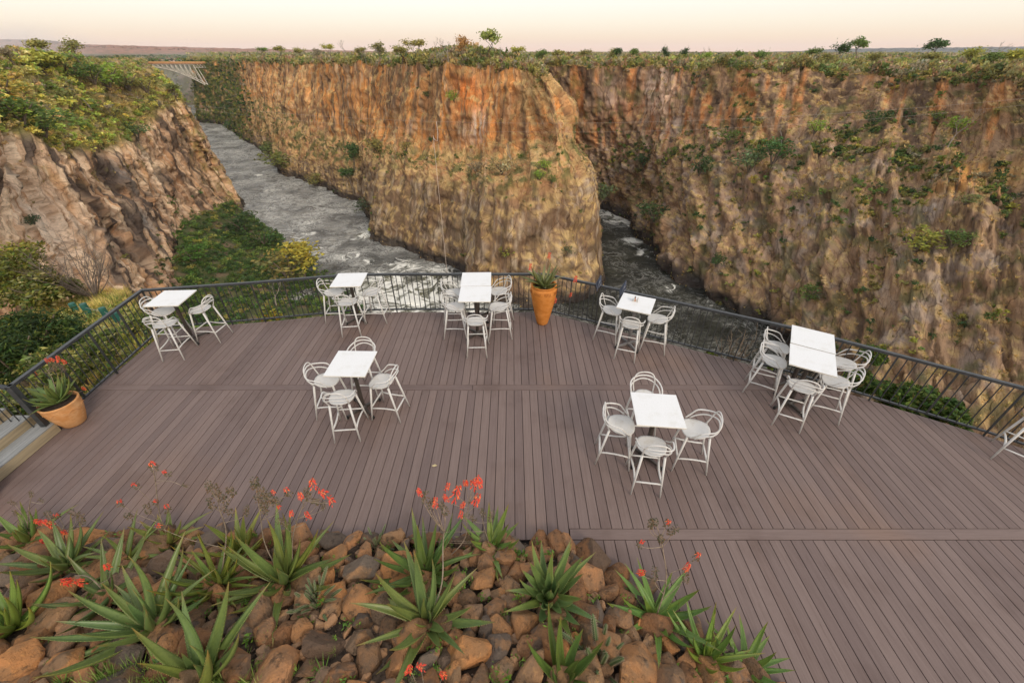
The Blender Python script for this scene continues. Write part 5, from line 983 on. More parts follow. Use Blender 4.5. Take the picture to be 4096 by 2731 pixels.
for k in range(6):
    segs, tips = skel(400 + k, 5 if k % 2 else 4, 2, .3); b = [s for s in segs]; tm, top = skel_mesh('trunk', [s for s in b if s[1] > .0105], (.34, .29, .24), 1.0); tw, _t = skel_mesh('branches', [s for s in b if s[1] <= .0105] + b[:1], (.36, .31, .26), 1.15, 3); 
    if abs(_t - top) > 1e-6:
        top2 = max(p.z for s in b for p in s[0]); mb_ = MB(); mt = MB()
        for pts, r0, r1 in b: (mb_ if r0 > .0105 else mt).tube([np.array(p) / top2 for p in pts], list(np.linspace(r0, r1, len(pts))), 5 if r0 > .012 else 3, False, c=(.34, .29, .24))
        tm, tw = mb_.mesh('trunk', MBK, True), mt.mesh('branches', MBK, True)
    BARET.append((tm, tw))
BUSHT = []
for k in range(6):
    b = MB()
    for j in range(5): a = j * 1.26 + k; b.tube([(0, 0, 0), (.12 * math.cos(a), .12 * math.sin(a), .35), (.35 * math.cos(a), .35 * math.sin(a), .7)], [.03, .022, .012], 4, False, c=BARKC)
    BUSHT.append((b.mesh('stem', MBK, True), cloud_mesh('foliage', lift(cloud(420, (.62, .62, .45), 12, .055, 70 + k, .36), .55))))
def fit_h(p, vtop):
    y0 = float(proj(p)[1]); y1 = float(proj(p + np.array([0, 0, 1.]))[1]); return max(.5, (y0 - vtop * VS) / (y0 - y1))
CNT = {}
def plant(kind, vx, vb, vt, wid, tint, label, group=None, only=None, cat=None, at_p=None, lean=0.0):
    s = surf(vx, vb, only) if at_p is None else (np.array(at_p), None, None)
    if s is None: print('no surface', vx, vb); return
    p = s[0]; h = fit_h(p, vt); r = random.Random(int(vx * 7 + vb)); k = r.randrange(99); pal = {'tree': LEAFT, 'bare': BARET, 'bush': BUSHT}[kind]; a, b = pal[k % len(pal)]
    nm = {'tree': 'savanna_tree', 'bare': 'bare_tree', 'bush': 'bush'}[kind]; root = empty(nm, p - np.array([0, 0, .15]), r.uniform(0, 6.28)); root.rotation_euler = (0, lean, r.uniform(-.4, .4) if lean else r.uniform(0, 6.28)); tag(root, label, cat or {'tree': 'tree', 'bare': 'tree', 'bush': 'bush'}[kind], group)
    wid = wid * (1.22 if kind == 'tree' else 1); tint = [q_ * (1.75 if kind == 'tree' else 1.35) for q_ in tint]; sc = (h * wid, h * wid, h); x = link(a.name.split('.')[0], a, root, None, None, sc); y = link(b.name.split('.')[0], b, root, None, None, sc)
    if kind == 'bare': y['kind'] = 'stuff'
    y.color = (*tint, 1); return root
PLN = {'plateau', 'plateau_right'}
OWN = {872: 'olive tree right of the brown leafless tree on the skyline', 765: 'yellowish tree left of the brown leafless tree on the skyline', 830: 'low olive tree between the brown leafless tree and the next olive tree', 600: 'green tree on the rim nearest the green gorge wall', 640: 'olive tree on the rim above the far orange wall', 690: 'olive tree on the rim above the far pale orange streaks', 730: 'greyish tree on the rim, third right of the far green one', 925: 'olive tree midway between the brown leafless tree and the tallest tree', 970: 'taller olive tree left of two leafless trees on the skyline', 1003: 'left of two leafless brown trees beside the rusty tree', 1025: 'right of two leafless brown trees beside the rusty tree', 1190: 'yellow green tree right of the pale trunked leafless tree', 1105: 'grey leafless tree at the rim directly below the tallest tree', 960: 'grey leafless tree at the rim above the hanging rope', 845: 'grey leafless tree at the rim left of the hanging rope', 1240: 'green tree where the middle cliff meets the right wall', 1290: 'olive tree just right of where the two walls meet', 1340: 'wide olive tree left of the pair of dark rim trees', 1402: 'olive tree left of the darkest rim tree', 1420: 'dark green tree in a group of three above the white streaked rock', 1455: 'green tree in the group of three above the white streaked rock', 1565: 'dark green tree left of the pinkish leafless tree', 1680: 'green tree right of the pinkish leafless tree', 1745: 'green tree midway along the right rim', 1795: 'bright low bush on the right rim', 1860: 'spreading green tree left of the two tall dark ones on the right rim', 1915: 'tall dark green tree beside the one blown over', 1835: 'grey leafless bush tree at the edge of the right rim', 1890: 'olive tree below the tall dark ones on the right rim', 2000: 'olive tree right of the one blown over', 2065: 'yellow green bush left of the dark round tree', 2215: 'yellow green tree under the feathery leafless tree', 2110: 'olive tree left of the dark round tree on the right', 2270: 'green tree right of the feathery leafless tree', 2320: 'yellow green tree at the right end of the far rim', 2200: 'grey leafless tree at the edge under the feathery tree'}
far_bare, far_leafy, far_dark = 'leafless tree standing in the scrub along the far rim', 'sparse olive tree standing in the scrub along the far rim', 'green tree standing up from the scrub along the far rim'
UNQ = {1108: 'tallest light green tree with see through crown, above the middle cliff', 1150: 'pale trunked leafless tree right of the tallest tree, at the cliff edge', 2150: 'dark green round tree against the grey blue ridge at the right', 2238: 'feathery leafless tree leaning right, near the right end of the far rim', 1952: 'green tree blown over to the right on the far rim', 800: 'leafless brown tree on the skyline between the bridge and the middle cliff', 1060: 'rusty leaved tree just left of the tallest tree', 1622: 'pinkish leafless tree alone on the right skyline', 1522: 'small round green tree on the skyline right of the middle cliff'}
for kind, vx, vb, vt, w, c in [('bare', 800, 138, 92, .9, BRN), ('tree', 872, 140, 101, 1.1, OLV), ('tree', 765, 138, 106, .9, YG), ('tree', 830, 140, 112, 1.2, OLV), ('tree', 600, 136, 112, 1.2, GREEN), ('tree', 640, 138, 110, 1.1, OLV), ('tree', 690, 138, 112, 1., OLV), ('tree', 730, 140, 114, 1.2, GRY),
        ('tree', 925, 142, 108, 1.2, OLV), ('tree', 970, 142, 97, 1.1, OLV), ('bare', 1003, 143, 86, .9, BRN), ('bare', 1025, 143, 90, .9, BRN), ('tree', 1060, 143, 88, .8, (.25, .14, .05)), ('tree', 1108, 145, 79, .85, (.17, .19, .05)), ('bare', 1150, 152, 104, .9, GRY), ('tree', 1190, 148, 112, 1.2, YG), ('bare', 1105, 150, 118, .8, GRY), ('bare', 960, 150, 118, .8, GRY), ('bare', 845, 146, 114, .8, GRY),
        ('tree', 1240, 148, 117, 1.2, GREEN), ('tree', 1290, 148, 119, 1.3, OLV), ('tree', 1340, 146, 118, 1.3, OLV), ('tree', 1402, 145, 114, 1.0, OLV), ('tree', 1420, 145, 115, .9, DKG), ('tree', 1455, 145, 116, .9, GREEN), ('tree', 1522, 146, 111, .7, DKG), ('tree', 1565, 146, 113, .8, DKG), ('bare', 1622, 146, 107, .9, (.2, .1, .08)), ('tree', 1622, 148, 122, 1., BRT), ('tree', 1680, 148, 119, .9, GREEN), ('tree', 1745, 150, 119, .9, GREEN), ('bush', 1795, 152, 130, 1.2, BRT),
        ('tree', 1860, 150, 115, 1.2, GREEN), ('tree', 1915, 152, 102, .7, DKG), ('tree', 1952, 153, 98, .75, GREEN), ('bare', 1835, 158, 126, .9, GRY), ('tree', 1890, 158, 125, 1.3, OLV), ('tree', 2000, 160, 124, 1.3, OLV), ('bush', 2065, 158, 130, 1.4, YG), ('tree', 2150, 152, 98, .95, DKG), ('tree', 2215, 164, 114, 1.2, YG), ('bare', 2238, 166, 95, .9, TAN), ('tree', 2110, 162, 124, 1.3, OLV), ('tree', 2270, 168, 124, 1.2, GREEN), ('tree', 2320, 170, 121, 1.3, YG), ('bare', 2200, 170, 128, .9, GRY)]:
    plant(kind, vx, vb, vt, w, c, 'bright green tree under the pinkish leafless tree' if (kind == 'tree' and vx == 1622) else UNQ.get(vx) or OWN.get(vx) or (far_bare if kind == 'bare' else far_leafy), None if (vx in UNQ and not (vx == 1622 and kind == 'tree')) else ('leafless trees on the far rim' if kind == 'bare' else ('green trees on the far rim' if c in (GREEN, DKG, BRT) else 'olive trees on the far rim')), PLN, lean=.35 if vx in (1952, 2238) else 0)
LF = {'plateau_left', 'cliff_left'}
for kind, vx, vb, vt, w, c, lb in [('bare', 4, 150, 98, .9, GRY, 'thin dark tree cut by the left edge on the skyline'), ('tree', 105, 152, 97, 1.0, OLV, 'sparse spreading tree on the left skyline against the mist'), ('tree', 195, 152, 95, .95, OLV, 'rounded tree on the left skyline in front of the reddish ridge'), ('tree', 42, 152, 112, 1.3, GRY, 'low flat topped tree on the left skyline'), ('bare', 66, 152, 108, .8, GRY, 'small leafless tree between two trees on the left skyline'),
        ('tree', 172, 218, 128, 1.25, YG, 'big yellow green tree with a leaning forked trunk on the left slope'), ('bare', 214, 252, 166, .85, GRY, 'pale leafless tree in the middle of the left slope'), ('tree', 162, 176, 122, 1.4, (.12, .17, .04), 'broad bright green tree near the top of the left slope'), ('bush', 258, 208, 138, 1.5, BRT, 'large bright yellow green bush right of the broad tree on the left slope'), ('bush', 215, 192, 140, 1.6, GREEN, 'dark green bush under the broad tree on the left slope'), ('tree', 412, 232, 196, 1.2, (.12, .13, .04), 'small flat topped tree standing at the very edge of the left cliff'),
        ('bush', 20, 230, 160, 1.5, (.34, .26, .06), 'golden yellow bush at the left edge of the upper slope'), ('bush', 60, 290, 214, 1.7, GREEN, 'big rounded green bush low on the left slope above the rock'), ('bush', 20, 280, 222, 1.6, BRT, 'bright green bush at the left edge just above the rock'), ('bush', 110, 315, 240, 1.6, (.10, .15, .04), 'wide dull green bush hanging over the rock on the left'), ('bush', 300, 205, 158, 1.5, OLV, 'olive bush below the bridge end on the left slope'), ('bush', 345, 215, 170, 1.5, OLV, 'olive bush nearest the bridge on the left slope'), ('bush', 320, 325, 276, 1.3, (.09, .14, .05), 'grey green bush hanging on the left cliff face'), ('bush', 80, 512, 488, 1.4, (.07, .11, .06), 'small dark shrub alone on the pale slabs of the left cliff'), ('bush', 170, 250, 200, 1.6, OLV, 'olive bush beside the leaning trunk on the left slope'), ('bush', 270, 275, 235, 1.5, OLV, 'rounded olive bush right of the pale leafless tree')]: plant(kind, vx, vb, vt, w, c, lb, None, LF)
CL = {'cliff_promontory', 'cliff_far'}
for kind, vx, vb, vt, w, c, lb in [('bush', 978, 228, 205, 1.1, DKG, 'dark bush high on the middle cliff face'), ('bush', 1040, 236, 198, 1.1, BRT, 'bright green bush high on the middle cliff face'), ('bush', 987, 330, 310, 1.2, DKG, 'dark bush at the ledge beside the hanging rope'), ('bush', 1251, 385, 362, 1.3, BRT, 'bright green bush on the right end of the ledge'), ('bush', 1246, 412, 388, 1.3, BRT, 'bright green bush just below another on the ledge'), ('bush', 1346, 418, 390, 1.2, YG, 'yellow green bush on the nose of the middle cliff'), ('bush', 1317, 360, 340, 1.3, GREEN, 'green bush on the notch of the nose'), ('bare', 1178, 376, 328, .9, (.3, .28, .25), 'white barked leafless tree on the ledge of the middle cliff'), ('bush', 1150, 398, 356, 1.4, (.3, .25, .13), 'pale dry rounded bush on the ledge'), ('bush', 1090, 395, 368, 1.4, GRY, 'grey dry bush left of the pale one on the ledge'), ('tree', 809, 448, 398, .9, DKG, 'dark green tree in the shaded corner of the middle cliff, above the river'), ('tree', 812, 390, 335, .8, DKG, 'dark green creeper tree up in the shaded corner'), ('bush', 842, 500, 450, 1.1, (.07, .09, .05), 'dull dark bush at the foot of the corner, by the water'),
        ('bush', 640, 390, 335, 1.6, (.13, .15, .04), 'broad green tree clump on the far bank of the river'), ('bush', 615, 352, 318, 1.5, (.10, .13, .04), 'smaller green clump upstream on the far bank'), ('bush', 525, 312, 278, 1.4, (.06, .11, .03), 'round green tree at the water upstream'), ('bush', 720, 430, 395, 1.4, OLV, 'olive bush on the far bank below the ledge'), ('bush', 930, 345, 322, 1.3, OLV, 'olive bush at the left start of the ledge'), ('bush', 860, 345, 310, 1.5, OLV, 'large olive bush at the left corner of the ledge'), ('bush', 1270, 425, 400, 1.3, GREEN, 'green bush lowest on the ledge'), ('bush', 1160, 592, 562, 1.2, YG, 'yellow green bush low on the middle cliff'), ('bush', 1300, 592, 560, 1., (.08, .10, .05), 'dull green bush low on the nose'),
        ('bush', 1670, 326, 292, 1.1, GREEN, 'rounded green tree on the right cliff above the big thicket'), ('bush', 1719, 392, 340, 1.4, (.12, .15, .06), 'left half of the big thicket on the right cliff'), ('bush', 1776, 378, 315, 1.3, (.06, .11, .03), 'dark right half of the big thicket on the right cliff'), ('bush', 1872, 306, 272, 1.3, BRT, 'bright green bush next to white branches on the right cliff'), ('bush', 2005, 290, 246, 1.2, DKG, 'dark green bush high on the right cliff'), ('bush', 1606, 400, 352, 1.1, DKG, 'dark bush on the left part of the right cliff'), ('bush', 1539, 360, 332, 1., GREEN, 'green bush below the white streaked rock'), ('bush', 2150, 280, 246, 1.3, GREEN, 'green bush below the right rim'), ('bush', 2185, 305, 262, 1.2, BRT, 'bright green bush beside another below the right rim'), ('bush', 2210, 470, 440, 1.5, (.14, .15, .05), 'olive bush under the orange rock'), ('bush', 2185, 570, 528, 1.6, GREEN, 'broad green bush in the middle of the right slope'), ('bush', 2100, 575, 525, 1.5, YG, 'yellow green bush on the right slope'), ('bush', 1832, 462, 432, 1.3, OLV, 'olive bush in the centre of the right slope'), ('bush', 1726, 430, 400, .9, (.28, .24, .04), 'yellow leaved bush on the right cliff'), ('bush', 1473, 385, 350, 1.3, DKG, 'dark bush on the ledge left of the thicket'), ('bush', 1397, 455, 418, 1.1, (.08, .11, .05), 'dull green bush above the far channel'), ('bush', 1495, 510, 462, 1.3, DKG, 'dark green thicket beside the far channel'), ('bush', 1640, 615, 575, 1.0, DKG, 'dark bush low by the dark channel'), ('bare', 1858, 290, 240, .9, (.32, .29, .26), 'white leafless tree on the right cliff'), ('bare', 1790, 330, 290, 1.1, (.3, .28, .25), 'grey leafless tree above the dark thicket'), ('bare', 2175, 335, 250, .8, (.32, .27, .2), 'tall pale leafless tree on the right slope'), ('bush', 1850, 690, 655, 1.4, GREEN, 'green bush low on the right slope above the rail')]: plant(kind, vx, vb, vt, w, c, lb, None, CL)
SCR = {'scree_slope'}
for kind, vx, vb, vt, w, c, lb in [('tree', 700, 640, 572, 1.4, (.24, .20, .03), 'golden yellow tree at the river end of the scree'), ('bush', 668, 640, 580, 1.4, (.16, .14, .045), 'brownish green tree left of the golden one'), ('bush', 560, 530, 486, 1.5, DKG, 'dark green tree at the top of the scree'), ('bush', 610, 560, 520, 1.5, (.05, .09, .025), 'dark green tree in the middle of the scree'), ('bare', 660, 590, 545, 1.2, GRY, 'grey leafless bush at the water edge of the scree'), ('bush', 450, 600, 560, 1.5, (.06, .12, .02), 'bright creeper mass under the left cliff'), ('bare', 640, 700, 640, .9, (.36, .33, .28), 'white leafless sapling seen through the back railing')]: plant(kind, vx, vb, vt, w, c, lb, None, SCR)

# ---- plants close to the deck
def gnd(px, py):
    d = ray(px, py); t = 4.0
    while t < 80:
        p = np.array([0, 0, H]) + d * t
        if p[2] < float(ground_z(np.array(p[0]), np.array(p[1]))): break
        t += .05
    return p
def shrub(p, r, n, leaf, pal, label, seed, h=1.0, asp=.8, droop=0., cat='shrub', clumps=26, name='shrub', group=None):
    root = empty(name, p); tag(root, label, cat, group); V, c = cloud(n, (r, r, r * h), clumps, leaf, seed, .30, asp, droop); g = np.random.default_rng(seed); c = c * pickcol(g, n, pal[0], pal[1]) * .62; V = V + np.array([0, 0, r * h * .85]); f = mesh_np('foliage', V.reshape(-1, 3), np.arange(4 * n).reshape(n, 4), ML, np.repeat(c, 4, 0)); link('foliage', f, root)
    b = MB()
    for j in range(7): a = j * .9 + seed; b.tube(crom([(0, 0, -.1), (.15 * r * math.cos(a), .15 * r * math.sin(a), r * h * .5), (.6 * r * math.cos(a), .6 * r * math.sin(a), r * h * 1.25)], 6), [.045 * r, .04 * r, .034 * r, .026 * r, .02 * r, .012 * r], 5, False, c=BARKC)
    b.build('stem', MBK, root, True); return root
def sh_at(px, py, t, r, *a, **k):
    p = np.array([0, 0, H]) + ray(px, py) * t; return shrub((p[0], p[1], p[2] - r * k.get('h', 1.) * .85), r, *a, **k)
DARKF = ([(.03, .058, .018), (.045, .08, .022), (.08, .12, .025), (.16, .19, .035)], [5, 5, 2.2, .8]); YGF = ([YG, (.25, .24, .04), GREEN, OLV], [4, 3, 2, 2]); MIXF = ([GREEN, YG, (.33, .31, .13), OLV], [3, 3, 2, 2])
sh_at(95, 1370, 10.6, 1.35, 8000, .085, DARKF, 'large feathery dark green bush beside the left railing', 1, h=.8, asp=.45, droop=.15, clumps=46); sh_at(20, 1440, 9.6, 1.0, 4200, .07, DARKF, 'dark feathery bush cut by the left edge, behind the stair railing', 2, h=.8, asp=.45, clumps=30)
sh_at(40, 1090, 18.5, 1.9, 5200, .10, YGF, 'yellow green bush at the left edge below the pale cliff', 3, h=.9, clumps=40); sh_at(150, 1160, 17.5, 1.2, 3000, .10, MIXF, 'dull yellowish bush right of the yellow green one', 4, h=.8); sh_at(255, 1150, 19, .9, 1800, .09, MIXF, 'pale grey green bush above the green posts', 5, h=.7)
for i, (px, py, t, r, lb) in enumerate([(215, 1520, 7.9, .42, 'leafy plant with pale yellow tips behind the bowl pot'), (300, 1470, 8.3, .45, 'leafy pale tipped plant in the middle of the left railing'), (255, 1560, 7.9, .40, 'leafy plant directly outside the bottom rail on the left'), (120, 1590, 7.4, .45, 'leafy green plant below the first rail panel'), (370, 1420, 9.0, .45, 'green plant with yellow flowers outside the left railing'), (50, 1620, 7.3, .5, 'low green plant behind the stair railing'), (180, 1450, 8.8, .5, 'pale leafy plant between the railing and the feathery bush'), (430, 1370, 10.2, .5, 'yellowing leafy plant near the bare soil'), (520, 1300, 11.5, .5, 'green weed beside the nearest green post')]):
    sh_at(px, py, t, r, 900, .055, ([(.10, .15, .035), (.36, .35, .14), (.22, .24, .06), GREEN], [4, 2.5, 3, 2]), lb, 40 + i, h=.9, asp=.7, clumps=16, name='leafy_plant', cat='plant')
shrub((-6.15, 9.0, -.75), .42, 700, .07, ([(.30, .30, .05), (.42, .24, .04), (.16, .22, .06), (.10, .16, .05)], [3, 1.5, 2, 3]), 'plant with yellow and orange leaves behind the back railing', 61, h=1.3, clumps=12, name='leafy_plant', cat='plant'); shrub((-5.4, 9.15, -.9), .45, 600, .06, ([GREEN, (.2, .24, .1), BRT], None), 'variegated green plant behind the back railing, right of the yellow one', 62, h=.9, clumps=12, name='leafy_plant', cat='plant'); shrub((-7.2, 8.75, -.8), .35, 500, .06, ([YG, BRT, GREEN], None), 'yellow green plant at the foot of the back left railing', 63, h=.8, clumps=10, name='leafy_plant', cat='plant')
for i, (px, py, t, r, lb) in enumerate([(3640, 1610, 15.0, 1.0, 'leafy green bush on the slope seen through the right railing'), (3770, 1640, 13, .75, 'bright green bush just below the right railing'), (3500, 1420, 26, .9, 'small green bush beyond the slanted tables'), (3450, 1530, 15, .6, 'small bush at the foot of the right slope')]): sh_at(px, py, t, r, 3200, .10, ([(.06, .11, .025), (.09, .15, .03), (.15, .2, .04), OLV], [4, 4, 2, 1]), lb, 70 + i, h=.8, clumps=30)
# leafless twigs
def twigs(p, h, label, seed, col=(.30, .22, .15), n=14, spread=.8, r0=.010):
    g = random.Random(seed); root = empty('dry_shrub', p); tag(root, label, 'shrub'); b = MB()
    for k in range(n):
        a = g.uniform(0, 6.28); L = h * g.uniform(.6, 1.1); e = np.array([math.cos(a) * spread * g.uniform(.2, 1), math.sin(a) * spread * g.uniform(.2, 1), 1.]); e = e / np.linalg.norm(e) * L; m_ = e * .5 + np.array([g.uniform(-.1, .1), g.uniform(-.1, .1), 0]) * L
        b.tube(crom([(0, 0, 0), m_, e], 7), list(np.linspace(r0, r0 * .3, 7)), 4, False, c=col)
        for j in range(4):
            q = m_ + (e - m_) * g.uniform(-.3, .8); f = np.array([g.uniform(-1, 1), g.uniform(-1, 1), g.uniform(.2, 1)]); f = f / np.linalg.norm(f) * L * g.uniform(.2, .4); b.tube([q, q + f * .5 + [0, 0, .02], q + f], [r0 * .45, r0 * .3, r0 * .2], 3, False, c=col)
    b.build('branches', MBK, root, True)
twigs(gnd(385, 1195), 3.0, 'tangled grey leafless shrub at the cliff edge behind the green posts', 1, (.20, .16, .13), 40, 1.0, .022); twigs(gnd(300, 1170), 2.2, 'grey leafless shrub left of the tangled one', 2, (.22, .18, .14), 24, 1., .018)
twigs((5.0, 7.5, -.75), 1.15, 'dry brown twigs standing outside the rail left of the slanted tables', 3, n=16, spread=.6); twigs((9.0, 4.9, -.9), 1.3, 'pale dry twigs outside the rail at the right edge', 4, (.38, .29, .17), 10, .8); twigs((6.1, 6.7, -.75), .75, 'dry stalks under the rail behind the slanted tables', 5, (.36, .28, .2), 26, .9, .007)
for i, (x, y, r, lb) in enumerate([(4.45, 7.42, .16, 'tiny yellow green weed at the foot of a rail post'), (5.6, 6.85, .2, 'yellow leaved weed beneath the slanted tables')]): shrub((x, y, -.35), r, 160, .045, ([YG, BRT], None), lb, 90 + i, h=1., clumps=6, name='weed', cat='plant')
# ground cover by the deck
g = np.random.default_rng(77); xx = g.uniform(-24, -8.3, 7500); yy = g.uniform(3.5, 21, 7500); zz = ground_z(xx, yy); q = np.stack([xx, yy, zz], 1); px, py, _z = proj(q); k = (px > -200) & (_z > 1) & (deck_dist(xx, yy) > .15); q = q[k]; s = g.uniform(.15, .5, len(q)); scatter('grass', q, s, pickcol(g, len(q), [TAN, (.42, .33, .10), YG, OLV, GREEN], [4, 3, 3, 2, 2]), TG, 'yellow and green grass on the bank beside the left railing', 'grass', 77)
xx = g.uniform(-18, -8.2, 1500); yy = g.uniform(3.2, 14, 1500); zz = ground_z(xx, yy); q = np.stack([xx, yy, zz], 1); k = deck_dist(xx, yy) > .15; q = q[k]; s = g.uniform(.12, .34, len(q)); scatter('weeds', q, s, pickcol(g, len(q), [(.14, .19, .05), YG, (.34, .33, .14), GREEN]), [lift(cloud(60, (1, 1, .8), 7, .2, 600 + k, .4, .7, tri=True), .6) for k in range(4)], 'low leafy weeds beside the left railing', 'weeds', 78)
t_ = g.uniform(0, 1, 1600); seg = np.array(DECK_RAIL[1:]); sl = np.r_[0, np.cumsum(np.linalg.norm(np.diff(seg, axis=0), axis=1))]; d = t_ * sl[-1]; xx = np.interp(d, sl, seg[:, 0]); yy = np.interp(d, sl, seg[:, 1]); xx = xx + g.uniform(.0, 1, 1600) * .5; off = g.uniform(.25, 2.2, 1600); yy = yy + off; q = np.stack([xx, yy, ground_z(xx, yy)], 1); k = (xx > 4.5) | (xx < -4); q = q[k]; scatter('bank_grass', q, g.uniform(.2, .45, len(q)), pickcol(g, len(q), [OLV, GREEN, TAN, YG]), TG, 'grass on the bank just below the railing', 'grass', 79)
xx = g.uniform(6, 36, 700); yy = g.uniform(2, 32, 700); q = np.stack([xx, yy, ground_z(xx, yy)], 1); q = q[(deck_dist(xx, yy) > 5) & (q[:, 2] > -60) & (q[:, 2] < -1.9)]; s = g.uniform(.3, .9, len(q)); scatter('bank_bush', q, s, pickcol(g, len(q), [GREEN, DKG, OLV, TAN, YG]), TB, 'low bushes on the steep bank below the right railing', 'bush', 80)
# weeds and grass among the garden rocks
xx = g.uniform(-5.5, 1.5, 700); yy = g.uniform(1.2, 3.15, 700); k = edge_dist(xx, yy) > .02; xx, yy = xx[k], yy[k]; edge = edge_dist(xx, yy) < .22; k = edge | (g.random(len(xx)) < .28); xx, yy = xx[k], yy[k]; q = np.stack([xx, yy, mound(xx, yy) + .04], 1); scatter('rock_weeds', q, g.uniform(.035, .10, len(q)), pickcol(g, len(q), [(.10, .18, .03), (.13, .22, .04), GREEN]), [lift(cloud(34, (1, 1, .7), 6, .22, 620 + k, .5, .8), .5) for k in range(4)], 'small bright green weeds between the garden rocks and along the deck edge', 'weeds', 81)
xx = g.normal(-3.0, .55, 170); yy = g.normal(1.28, .14, 170); q = np.stack([xx, yy, mound(xx, yy) + .05], 1); scatter('rock_grass', q, g.uniform(.10, .26, len(q)), pickcol(g, len(q), [(.16, .24, .05), (.2, .25, .07), (.12, .2, .04)]), [tuft(16, 700 + k, .018) for k in range(4)], 'fine green grass tufts among the rocks at the bottom left', 'grass', 82)

# ------------------------------------------------------------------ green posts with wires
MGP = m_plain('green_paint', (.012, .085, .062), .5, .25, 6); MWIRE = m_plain('steel_wire', (.30, .28, .25), .5); PT = []
for i, (bx, by, tx, ty, r) in enumerate([(319, 1262, 283, 1212, .11), (371, 1276, 325, 1214, .11), (446, 1293, 405, 1230, .10), (493, 1312, 462, 1250, .10), (576, 1334, 536, 1271, .10)]):
    p = gnd(bx, by); h = fit_h(p, ty / VS); root = empty('fence_post', p); tag(root, ['farthest left green post behind the left railing', 'second green post from the left behind the railing', 'middle green post, crossed by the top rail in the photo', 'tallest looking green post, seen through the balusters', 'green post nearest the back left rail corner'][i], 'post', 'thick green posts outside the left railing')
    b = MB(); b.lathe([(r, -.2), (r, h - .03), (r * .9, h - .005)], 18); b.build('pole', MGP, root, True); b = MB(); b.lathe([(r * .98, h - .03), (r * .9, h), (0, h + .012)], 18); b.build('cap', MGP, root); PT.append(p + np.array([0, 0, h * .75]))
for zz, lb in ((0, 'upper strand of wire strung between the green posts'), (-.4, 'lower strand of wire strung between the green posts')): b = MB(); b.tube([p + np.array([0, 0, zz]) for p in PT], .008, 4, False); tag(b.build('wire', MWIRE), lb, 'wire')

# ------------------------------------------------------------------ birds on the rail
m, n = mat_new('glossy_feathers'); MBD = finish(m, n, mixn(n, [.006, .009, .022], [.012, .022, .05], noise(n, pos(n), 30, 2)), .32, None, spec=.6); MBK2 = m_plain('beak_dark', (.012, .012, .012), .5)
def bird(p, yaw, label, s=1.0):
    root = empty('bird', p, yaw, s); tag(root, label, 'bird', 'dark birds perched on the railing'); sp_ = [(0, -.150, -.10), (0, -.125, -.062), (0, -.085, -.010), (0, -.045, .034), (0, -.005, .070), (0, .030, .105), (0, .050, .135), (0, .058, .152), (0, .072, .166), (0, .088, .164)]; b = MB(); b.tube(crom(sp_, 26), list(np.interp(np.linspace(0, 9, 26), range(10), [.012, .014, .016, .030, .043, .040, .026, .022, .019, .006])), 12); b.build('body', MBD, root, True)
    b = MB(); b.tube([(0, .084, .165), (0, .100, .161), (0, .113, .155)], [.006, .0045, .001], 6); b.build('beak', MBK2, root)
    for sx in (-1, 1):
        b = MB(); b.tube([(sx * .030, .02, .10), (sx * .042, -.03, .055), (sx * .030, -.09, -.005), (sx * .010, -.13, -.055)], [.008, .018, .014, .003], 8, True, .45); b.build('wing', MBD, root, True); b = MB(); b.tube([(sx * .016, .0, .05), (sx * .018, .006, .02), (sx * .018, .004, .002)], .003, 5); b.tube([(sx * .018, .004, .003), (sx * .020, .03, .003)], .0028, 4); b.build('leg', MBK2, root)
bird((1.97, 8.385, ZR), math.radians(-24), 'dark bird perched on the rail, the left one of two', 1.05); q = at(2493, 1163, z=ZR); bird((q[0], q[1] + .01, ZR), math.radians(-34), 'dark blue bird perched on the rail nearest the napkin holder table', 1.12)
# a fallen leaf on the planks
b = MB(); b.add([(-.05, 0, .004), (-.01, -.025, .008), (.045, -.004, .012), (.0, .028, .006)], [(0, 1, 2, 3)]); b.add([(-.05, 0, .002), (-.01, -.025, .006), (.045, -.004, .010), (.0, .028, .004)], [(3, 2, 1, 0)]); q = at(1739, 1862, z=.002); o = b.build('fallen_leaf', m_plain('dry_leaf', (.52, .42, .22), .8)); o.location = q; tag(o, 'single dry yellow leaf lying on the bare planks', 'leaf')

# ------------------------------------------------------------------ cables and rope over the gorge
MCB = m_plain('cable_steel', (.42, .38, .33), .6); MRP = m_plain('pale_rope', (.60, .50, .42), .8)
def cable(a, b, sag, r, label): pts = [a + (b - a) * t - np.array([0, 0, sag * 4 * t * (1 - t)]) for t in np.linspace(0, 1, 60)]; mb = MB(); mb.tube(pts, r, 5, False); tag(mb.build('cable', MCB), label, 'cable'); return pts
pa = at(60, 322, y=235); pb = at(4330, 372, y=165); cb = cable(pa, pb, 13.5, .022, 'upper steel cable stretched right across the gorge'); pa2 = at(240, 350, y=232); pb2 = at(4330, 395, y=163); cable(pa2, pb2, 14.5, .018, 'lower steel cable stretched right across the gorge')
cbp = np.array(cb); cx, cy_, _z = proj(cbp); k = int(np.argmin(abs(cx - 1741))); tp_ = cbp[k]; b = MB(); b.tube([tp_ + np.array([0, 0, 0]), tp_ + np.array([.1, 0, -5.]), tp_ + np.array([-.4, 0, -7.6]), tp_ + np.array([-1.6, 0, -7.2]), tp_ + np.array([-2., 0, -6.])], .12, 5); b.tube([tp_ + np.array([-2., 0, -5.5]), tp_ + np.array([-2., 0, -30]), tp_ + np.array([-1.9, 0, -60]), tp_ + np.array([-2., 0, -84])], .085, 5); tag(b.build('hanging_rope', MRP), 'long pale rope hanging straight down from the cable in front of the middle cliff', 'rope')

